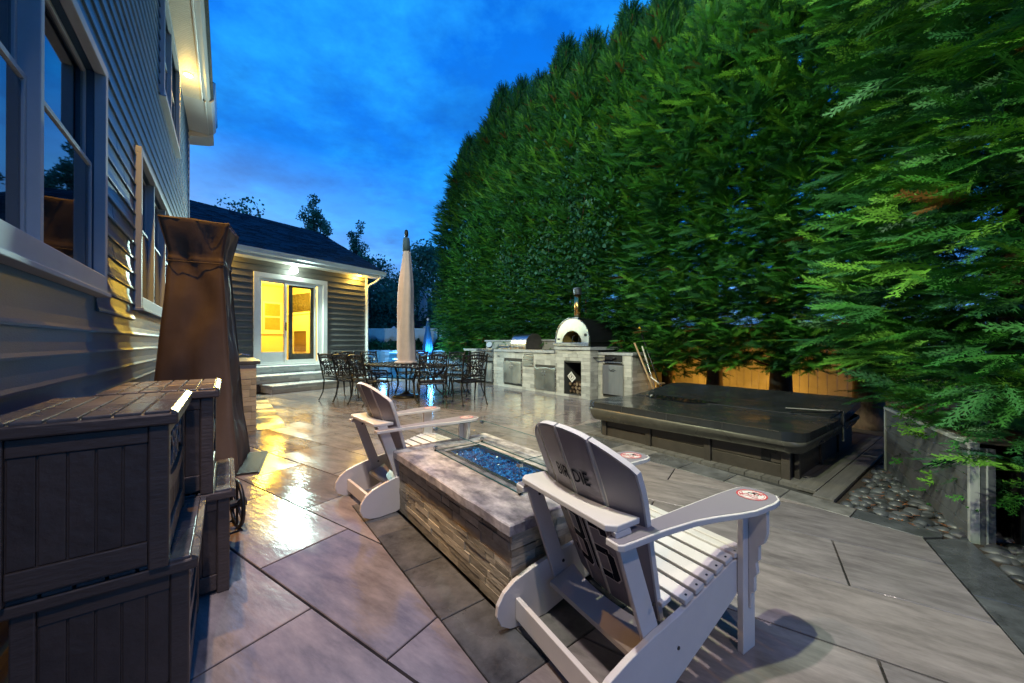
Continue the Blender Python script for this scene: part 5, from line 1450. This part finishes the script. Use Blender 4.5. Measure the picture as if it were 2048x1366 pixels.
for k, (x, g) in enumerate(((-5.15, 0), (-3.85, 0))):
    s_ = thing('water_spout', 'blue lit slot spout in the pool wall, ' + ('left of the umbrella sleeve' if k == 0 else 'under the closed blue umbrella'), 'fountain', (x, 16.6, .80), 0, 'blue lit pool spouts')
    MB().box((-.30, -.07, 0), (.30, .02, .05)).build('spout_lip', steel, s_)
    MB().box((-.29, -.085, .015), (.29, -.071, .04)).build('light_strip', emis('blue_strip', (.08, .30, 1.0), 9), s_)
    MB().add([(x_, y_, z_) for y_, z_ in ((-.09, .02), (-.17, -.05), (-.24, -.3), (-.28, -.78)) for x_ in (-.28, .28)], [(0, 1, 3, 2), (2, 3, 5, 4), (4, 5, 7, 6)]).build('water_sheet', glassmat('falling_water', (.6, .85, .95), .1, .25), s_, smooth=True)
bu = thing('blue_umbrella', 'small closed blue umbrella with a pale finial beyond the pool', 'umbrella', (-3.62, 16.0, 0))
MB().lathe([(.03, 0), (.03, 2.3)], 8).build('pole', whitep, bu); MB().lathe([(.20, .02), (.2, .12), (.05, .15)], 16).build('base', whitep, bu)
MB().lathe([(.15, .82), (.20, 1.0), (.17, 1.3), (.12, 1.65), (.08, 1.95), (.05, 2.2)], 32, fold=.16, nf=7).build('cloth', bluefab, bu, smooth=True)
MB().ball((0, 0, 2.27), .055, 8).build('finial', whitep, bu)
nh = thing('neighbour_house', 'neighbouring house with a dark blue roof showing over the white fence', 'house', (-8.5, 26, 0), 0)
MB().box((0, 0, 0), (8, 6, 2.35)).build('wall', mat('neighbour_wall', (.2, .2, .19), .7), nh)
nr_ = MB().prism([(0, -.5, 2.30), (0, 3, 3.5), (0, 6.5, 2.30)], (1, 0, 0), -.4, 8.4).build('roof', shingle, nh)
for k in range(9): MB().box((-.4, -.5+k*.35, 2.315+k*.12), (8.4, -.5+k*.35+.36, 2.335+k*.12)).build('shingle_course', shingle, nr_)
ch = thing('white_chimney', 'tall white chimney rising between the trees behind the fence', 'chimney', (-6.6, 27.5, 0))
MB().box((-.28, -.28, 0), (.28, .28, 5.2)).build('stack', vinylf, ch); MB().box((-.34, -.34, 5.2), (.34, .34, 5.38)).build('crown', vinylf, ch)

# ================================================================== foliage
rng = np.random.default_rng(11)
def leafmat(name, a, b, rough=.6, trans=.25):
    m = bpy.data.materials.new(name); m.use_nodes = True
    n, l = m.node_tree.nodes, m.node_tree.links; p = n['Principled BSDF']
    at = n.new('ShaderNodeVertexColor'); at.layer_name = 'hue'
    l.new(at.outputs[0], p.inputs['Base Color']); p.inputs['Roughness'].default_value = rough
    p.inputs['Specular IOR Level'].default_value = .35
    t = n.new('ShaderNodeBsdfTranslucent'); l.new(at.outputs[0], t.inputs[0])
    mx = n.new('ShaderNodeMixShader'); mx.inputs[0].default_value = trans
    l.new(p.outputs[0], mx.inputs[1]); l.new(t.outputs[0], mx.inputs[2]); l.new(mx.outputs[0], n['Material Output'].inputs[0])
    return m
conif = leafmat('cypress_leaf', None, None, .6, .12)
broad = leafmat('broad_leaf', None, None, .5, .3)
def frond(levels, n1, curve=.12):
    """flat feathery spray along +x, unit length; returns triangles (k,3,3)"""
    Q = []
    def blade(p, d, L, w):
        d = np.array(d)/np.linalg.norm(d); s = np.array([-d[1], d[0], 0])
        p = np.array(p); Q.append([p-s*w, p+d*L, p+s*w])
    rr = np.random.default_rng(5)
    for k in range(n1):
        t = .06+.9*k/n1; L = .25*(1-t)**.6+.09; sgn = 1 if k % 2 else -1
        a = sgn*(R(24)+rr.uniform(-.12, .12)); p = (t, 0, -curve*t*t)
        d = (math.cos(a), math.sin(a), -.12)
        blade(p, d, L, .016 if levels > 1 else .034)
        if levels > 1:
            for q in range(2):
                tt = .25+.36*q; pp = np.array(p)+np.array(d)*L*tt
                for s2 in (1, -1):
                    a2 = a+s2*R(32); blade(pp, (math.cos(a2), math.sin(a2), -.1), L*.5*(1.05-.6*tt), .017)
    blade((0, 0, 0), (1, 0, -curve), 1.05, .020)
    return np.array(Q)
FR1 = frond(2, 13)[[k for k in range(13*5+1) if k == 65 or k % 5 < 3]]; FR2 = frond(2, 11)
def orient(dirs, ups):
    x = dirs/np.linalg.norm(dirs, axis=1, keepdims=True)
    y = np.cross(ups, x); y /= np.linalg.norm(y, axis=1, keepdims=True)+1e-9
    return np.stack([x, y, np.cross(x, y)], 2)
def mesh_from_quads(name, Qs, cols, m, K=4):
    V = Qs.reshape(-1, 3).astype(np.float32); nq = len(V)//K
    me = bpy.data.meshes.new(name); me.vertices.add(len(V)); me.vertices.foreach_set('co', V.ravel())
    me.loops.add(len(V)); me.loops.foreach_set('vertex_index', np.arange(len(V), dtype=np.int32))
    me.polygons.add(nq); me.polygons.foreach_set('loop_start', np.arange(0, len(V), K, dtype=np.int32))
    try: me.polygons.foreach_set('loop_total', np.full(nq, K, dtype=np.int32))
    except Exception: pass
    ca = me.color_attributes.new('hue', 'FLOAT_COLOR', 'POINT')
    c = np.repeat(cols, K, axis=0); c = np.concatenate([c, np.ones((len(c), 1))], 1).astype(np.float32)
    ca.data.foreach_set('color', c.ravel()); me.materials.append(m); me.update(calc_edges=True); return me
def cypress_mesh(h, z0_, rad, ncl, FR, per, size, seed, tip=.55, down=0.0):
    g = np.random.default_rng(seed)
    def prof(z):
        t = (z-z0_)/(h-z0_)
        return rad*np.clip(np.minimum(.72+1.6*t, 1.0)*np.clip((1-t)/.30, 0, 1)**.62*(1-.18*t), .05, 1)
    z = z0_ + (h-z0_)*g.random(ncl)**.92; ph = np.where(g.random(ncl) < .80, math.pi + (g.random(ncl)-.5)*1.15*math.pi, g.random(ncl)*2*math.pi)
    lump = 1+.13*np.sin(ph*3+z*1.9+seed)+.11*np.sin(ph*5-z*3.1)+.08*g.standard_normal(ncl)
    u_ = g.random(ncl); rr = prof(z)*lump*np.where(u_ < .72, .80+.2*g.random(ncl), .35+.5*g.random(ncl))
    t = (z-z0_)/(h-z0_)
    elev = .05+tip*t**1.3+.7*np.clip((t-.8)/.2, 0, 1)+.22*g.standard_normal(ncl)-down*(1-t)**3
    out = np.stack([np.cos(ph), np.sin(ph), np.zeros(ncl)], 1)
    d = out*np.cos(elev)[:, None]+np.array([0, 0, 1.])*np.sin(elev)[:, None]
    base_ = out*(rr)[:, None]; base_[:, 2] = z
    # per cluster: fan of fronds along a twig
    spire = (t > .86) & (g.random(ncl) < .45)
    d = np.where(spire[:, None], np.stack([.25*np.cos(ph), .25*np.sin(ph), np.ones(ncl)], 1), d); d /= np.linalg.norm(d, axis=1, keepdims=True)
    lobe = np.clip(np.sin(ph*4+seed)*.6+.4*np.sin(ph*9), 0, 1)
    base_[:, 2] += np.where(spire, (.15+.75*g.random(ncl))*lobe, 0); base_[:, :2] *= np.where(spire, .8, 1.0)[:, None]
    P, D, S, C = [], [], [], []
    hue = g.random(ncl); 
    cA = np.array([.012, .075, .030]); cB = np.array([.038, .18, .018]); cC = np.array([.10, .28, .025]); cD = np.array([.16, .07, .015])
    cc = cA+(cB-cA)*np.clip(hue*1.5, 0, 1)[:, None]; cc = np.where((hue > .82)[:, None], cC, cc); cc = np.where((g.random(ncl) < .009)[:, None], cD, cc)
    side = np.cross(d, [0, 0, 1.]); side /= np.linalg.norm(side, axis=1, keepdims=True)
    for k in range(per):
        yaw = (k-(per-1)/2)*.34+.16*g.standard_normal(ncl); pit_ = .17*g.standard_normal(ncl)
        dd = d*np.cos(yaw)[:, None]+side*np.sin(yaw)[:, None]; dd[:, 2] += pit_
        off = d*(g.random(ncl)*.16*size/.3)[:, None]
        P.append(base_+off); D.append(dd); S.append(size*(.65+.6*g.random(ncl))*(1-.12*np.abs(k-(per-1)/2))*np.where(spire, 1.5, 1.0))
        C.append(cc*(.75+.5*g.random((ncl, 1))))
    P = np.concatenate(P); D = np.concatenate(D); S = np.concatenate(S); C = np.concatenate(C)
    up = np.tile([0, 0, 1.], (len(P), 1))+.55*g.standard_normal((len(P), 3)); M_ = orient(D, up)
    nq = len(FR); Q = np.einsum('nij,qvj->nqvi', M_, FR)*S[:, None, None, None]+P[:, None, None, :]
    return mesh_from_quads('crown', Q.reshape(-1, 3, 3), np.repeat(C, nq, axis=0), conif, 3)
H_ = 9.75
cm = [cypress_mesh(H_, .6, 1.25, 4300, FR1, 6, .32, 1)]*2
cn = [cypress_mesh(7.6, .85, 1.4, 2500, FR2, 6, .36, 3, tip=.28), cypress_mesh(7.6, .15, 1.8, 2400, FR2, 6, .38, 4, tip=.22, down=.1)]
def trunk(parent, h, r, seed, limbs=26, z0_=.8):
    g = random.Random(seed); P = [(0, 0, -.1), (0, 0, .05)]; Rr = [r*1.35, r*1.12]
    x = y = 0
    for i in range(1, 9):
        x += g.uniform(-.05, .05); y += g.uniform(-.05, .05); P.append((x, y, h*.94*i/8)); Rr.append(max(.012, r*(1-.95*i/8)))
    MB().tube(P, Rr, 9).build('trunk', barkm, parent, smooth=True)
    lb = MB()
    for i in range(limbs):
        z = z0_ + (h*.8-z0_)*(i/limbs)**1.2; a = g.uniform(0, 6.28); L = g.uniform(.6, 1.0)*.9
        lb.tube([(0, 0, z), (.5*L*math.cos(a), .5*L*math.sin(a), z+.10), (L*math.cos(a), L*math.sin(a), z+.24)], [.028, .018, .006], 5)
    lb.build('limb', barkm, parent)
trees = []
us = [13.45, 12.35, 11.25, 10.15, 9.05, 7.95, 6.85, 5.75, 4.65]
for i, uu in enumerate(us): trees.append((8.2+rnd.uniform(-.08, .08), uu, cm[i % 2], .15, H_, 1))
trees += [(7.75, 3.45, cn[0], .15, 8.0, .98), (7.6, 2.28, cn[0], .17, 8.0, .98), (7.55, 1.16, cn[0], .18, 8.0, .98), (6.55, -.12, cn[0], .16, 8.0, .98), (5.05, -1.15, cn[1], .16, 8.0, 1.0), (4.5, -2.6, cn[1], .16, 8.0, 1.05)]
names_ = {0: 'last tall cypress at the far left end of the hedge, tips bristling against the sky', 1: 'second tall cypress from the far end of the hedge', 2: 'third tall cypress from the far end of the hedge',
 3: 'cypress standing behind the left end of the stone kitchen', 4: 'cypress behind the small round lid and side burner', 5: 'cypress directly behind the rolled steel grill hood', 6: 'tall cypress behind the pizza oven flue', 7: 'cypress behind the black dome of the pizza oven', 8: 'cypress above the leaning broom and poles',
 9: 'cypress whose orange lit trunk shows left of the board fence, behind the tub', 10: 'cypress whose trunk stands in the middle of the glowing fence', 11: 'cypress with the dark trunk at the right rear corner of the hot tub', 12: 'broad cypress behind the plank enclosure, its low sprays over the lid', 13: 'broad near cypress filling the right edge of the picture', 14: 'nearest cypress at the lower right, sprays reaching over the pebbles'}
for i, (v, uu, me, r, h, s) in enumerate(trees):
    t = thing('cypress_tree', names_[i], 'tree', HP(v, uu), HA + rnd.uniform(-.22, .22) - (.35 if i > 11 else 0), 'tall cypress trees of the hedge')
    trunk(t, h, r, i)
    o = bpy.data.objects.new('crown', me); COL.objects.link(o); o.parent = t; o.scale = (s, s, s*rnd.uniform(.93, 1.06) if i < 9 else 1)
# creeper climbing through the hedge
def leaves(name, P, size, cols, m, flat=.7, seed=0, shape='leaf'):
    g = np.random.default_rng(seed); n = len(P)
    nrm_ = g.standard_normal((n, 3)); nrm_[:, 2] += flat
    d = g.standard_normal((n, 3)); M_ = orient(d, nrm_)
    L = np.array([[[0, 0, 0], [.5, .36, .05], [1, 0, -.06], [.5, -.36, .05]]])
    S = size*(.6+.8*g.random(n))
    Q = np.einsum('nij,qvj->nqvi', M_, L)*S[:, None, None, None]+P[:, None, None, :]
    return mesh_from_quads(name, Q.reshape(-1, 4, 3), cols, m)
g = np.random.default_rng(21); P = []
for (v, uu, z, sv, su, sz, n) in ((7.05, 6.6, 5.0, .12, .55, .9, 700), (6.95, 6.2, 3.9, .1, .6, .5, 500), (6.95, 7.6, 4.3, .1, .25, .9, 260), (6.9, 9.2, 3.6, .1, .35, .9, 380), (6.95, 8.1, 3.1, .1, .35, .6, 300), (6.9, 11.6, 4.6, .12, .3, .9, 260), (6.95, 6.6, 2.9, .1, .5, .4, 300)):
    a = g.standard_normal((n, 3)); 
    vv, u2, z2 = v+sv*a[:, 0], uu+su*a[:, 1], z+sz*a[:, 2]
    P.append(np.stack([vv*.7933-u2*.6088, vv*.6088+u2*.7933, z2], 1))
P = np.concatenate(P); cols = np.array([.035, .13, .075])*(.6+.8*g.random((len(P), 1)))
cr_ = thing('creeper_vine', 'broad leaved creeper trailing over the upper middle of the cypress hedge', 'vine', (0, 0, 0))
o = bpy.data.objects.new('foliage', leaves('foliage', P, .10, cols, broad, .2, 3)); COL.objects.link(o); o.parent = cr_; tag(o, kind='stuff')
st_ = MB()
for uu in (6.3, 6.8, 7.5, 9.2): st_.tube([HP(7.1, uu+.1*math.sin(z*2), z) for z in (.9, 2, 3, 4, 5, 5.8)], .010, 5)
st_.build('stem', barkm, cr_)
# background broadleaf trees
def broadleaf(loc, h, w, seed, label, n=9000, leaf=.16, base_h=.25, dark_=1.0, group='leafy trees beyond the fence', blobs=26, slim=1.0):
    g = np.random.default_rng(seed); t = thing('leafy_tree', label, 'tree', loc, 0, group)
    cent = []
    for k in range(blobs):
        a = g.random()*6.28; zz_ = base_h*h+(1-base_h)*h*.92*g.random(); f = math.sin(math.pi*min(max((zz_/h-base_h)/(1-base_h)*.8+.16, 0), 1))
        rr = w*.5*f*g.random()**.5; cent.append((rr*math.cos(a), rr*math.sin(a), zz_, (.16+.12*g.random())*w*slim))
    cent = np.array(cent); idx = g.integers(0, blobs, n); a = g.standard_normal((n, 3)); a /= np.linalg.norm(a, axis=1, keepdims=True)
    a *= (g.random((n, 1))**.4); n = n; Pp = cent[idx, :3]+a*cent[idx, 3:4]*np.array([1, 1, .8*(2-slim)])
    cols = np.array([.06, .19, .12])*(.5+1.0*g.random((n, 1)))*dark_
    o = bpy.data.objects.new('crown', leaves('crown', Pp, leaf, cols, broad, .6, seed)); COL.objects.link(o); o.parent = t
    tk = MB().tube([(0, 0, -.1), (.05, 0, h*.3), (0, .05, h*.6), (0, 0, h*.9)], [.02*h, .016*h, .01*h, .01], 7)
    for k in range(0, blobs, 2): c = cent[k]; tk.tube([(0, 0, max(.3, c[2]-.25*h)), (c[0]*.5, c[1]*.5, c[2]-.1*h), tuple(c[:3])], [.006*h, .004*h, .01], 5)
    tk.build('trunk', barkm, t)
broadleaf((-8.8, 23, 0), 6.4, 5.0, 31, 'dark leafy tree beside the corner of the lit wing', 15000)
broadleaf((-11.5, 27, 0), 6.2, 5.0, 33, 'dark leafy tree beyond the first, behind the downspout', 12000)
broadleaf((-5.2, 24.5, 0), 7.6, 4.6, 32, 'airy leafy tree between the umbrella sleeve and the hedge with sky showing through', 9000, leaf=.17)
broadleaf((-3.4, 29, 0), 8.6, 5.0, 35, 'tall leafy tree farthest right, just left of the hedge', 9000, leaf=.18)
broadleaf((-8.0, 30, 0), 6.8, 6.0, 36, 'dense leafy tree behind the neighbouring roof', 12000, leaf=.2)
broadleaf((-12.0, 22.5, 0), 10.4, 2.0, 41, 'slender upright tree above the dark roof, taller of the pair', 5200, leaf=.12, base_h=.45, group='slender trees over the roof', slim=.75, blobs=40)
broadleaf((-9.9, 23.6, 0), 9.3, 1.6, 42, 'slender upright tree above the right slope of the dark roof', 4600, leaf=.11, base_h=.45, group='slender trees over the roof', slim=.75, blobs=40)
broadleaf((-13.5, 18.6, 0), 8.6, 3.4, 43, 'tree whose thin top shoots peek over the roof ridge', 1500, leaf=.16, base_h=.5, group='slender trees over the roof', slim=.8)
# clipped planting in front of the white fence
g = np.random.default_rng(8)
for k, (x, w, lab) in enumerate(((-6.55, .75, 'low dark bush against the white fence beside the wing'), (-5.35, .7, 'low dark bush behind the umbrella sleeve'), (-4.5, .45, 'small bush right of the umbrella sleeve'), (-3.3, .4, 'small bush in front of the white fence near the hedge'), (-7.7, .6, 'low bush at the far left of the white fence'))):
    n = 3000; a = g.standard_normal((n, 3)); a /= np.linalg.norm(a, axis=1, keepdims=True); a *= g.random((n, 1))**.35
    Pp = a*np.array([w, .35, .42])+np.array([0, 0, .98])+np.array([0, 0, .06])*np.sin(a[:, :1]*9)
    t = thing('garden_bush', lab, 'bush', (x, 17.45, 0), 0, 'bushes along the white fence')
    o = bpy.data.objects.new('foliage', leaves('foliage', Pp, .09, np.array([.025, .085, .03])*(.5+g.random((n, 1))), broad, .4, k)); COL.objects.link(o); o.parent = t
    MB().tube([(0, 0, 0), (.02, 0, .8)], [.05, .03], 6).build('stem', barkm, t)
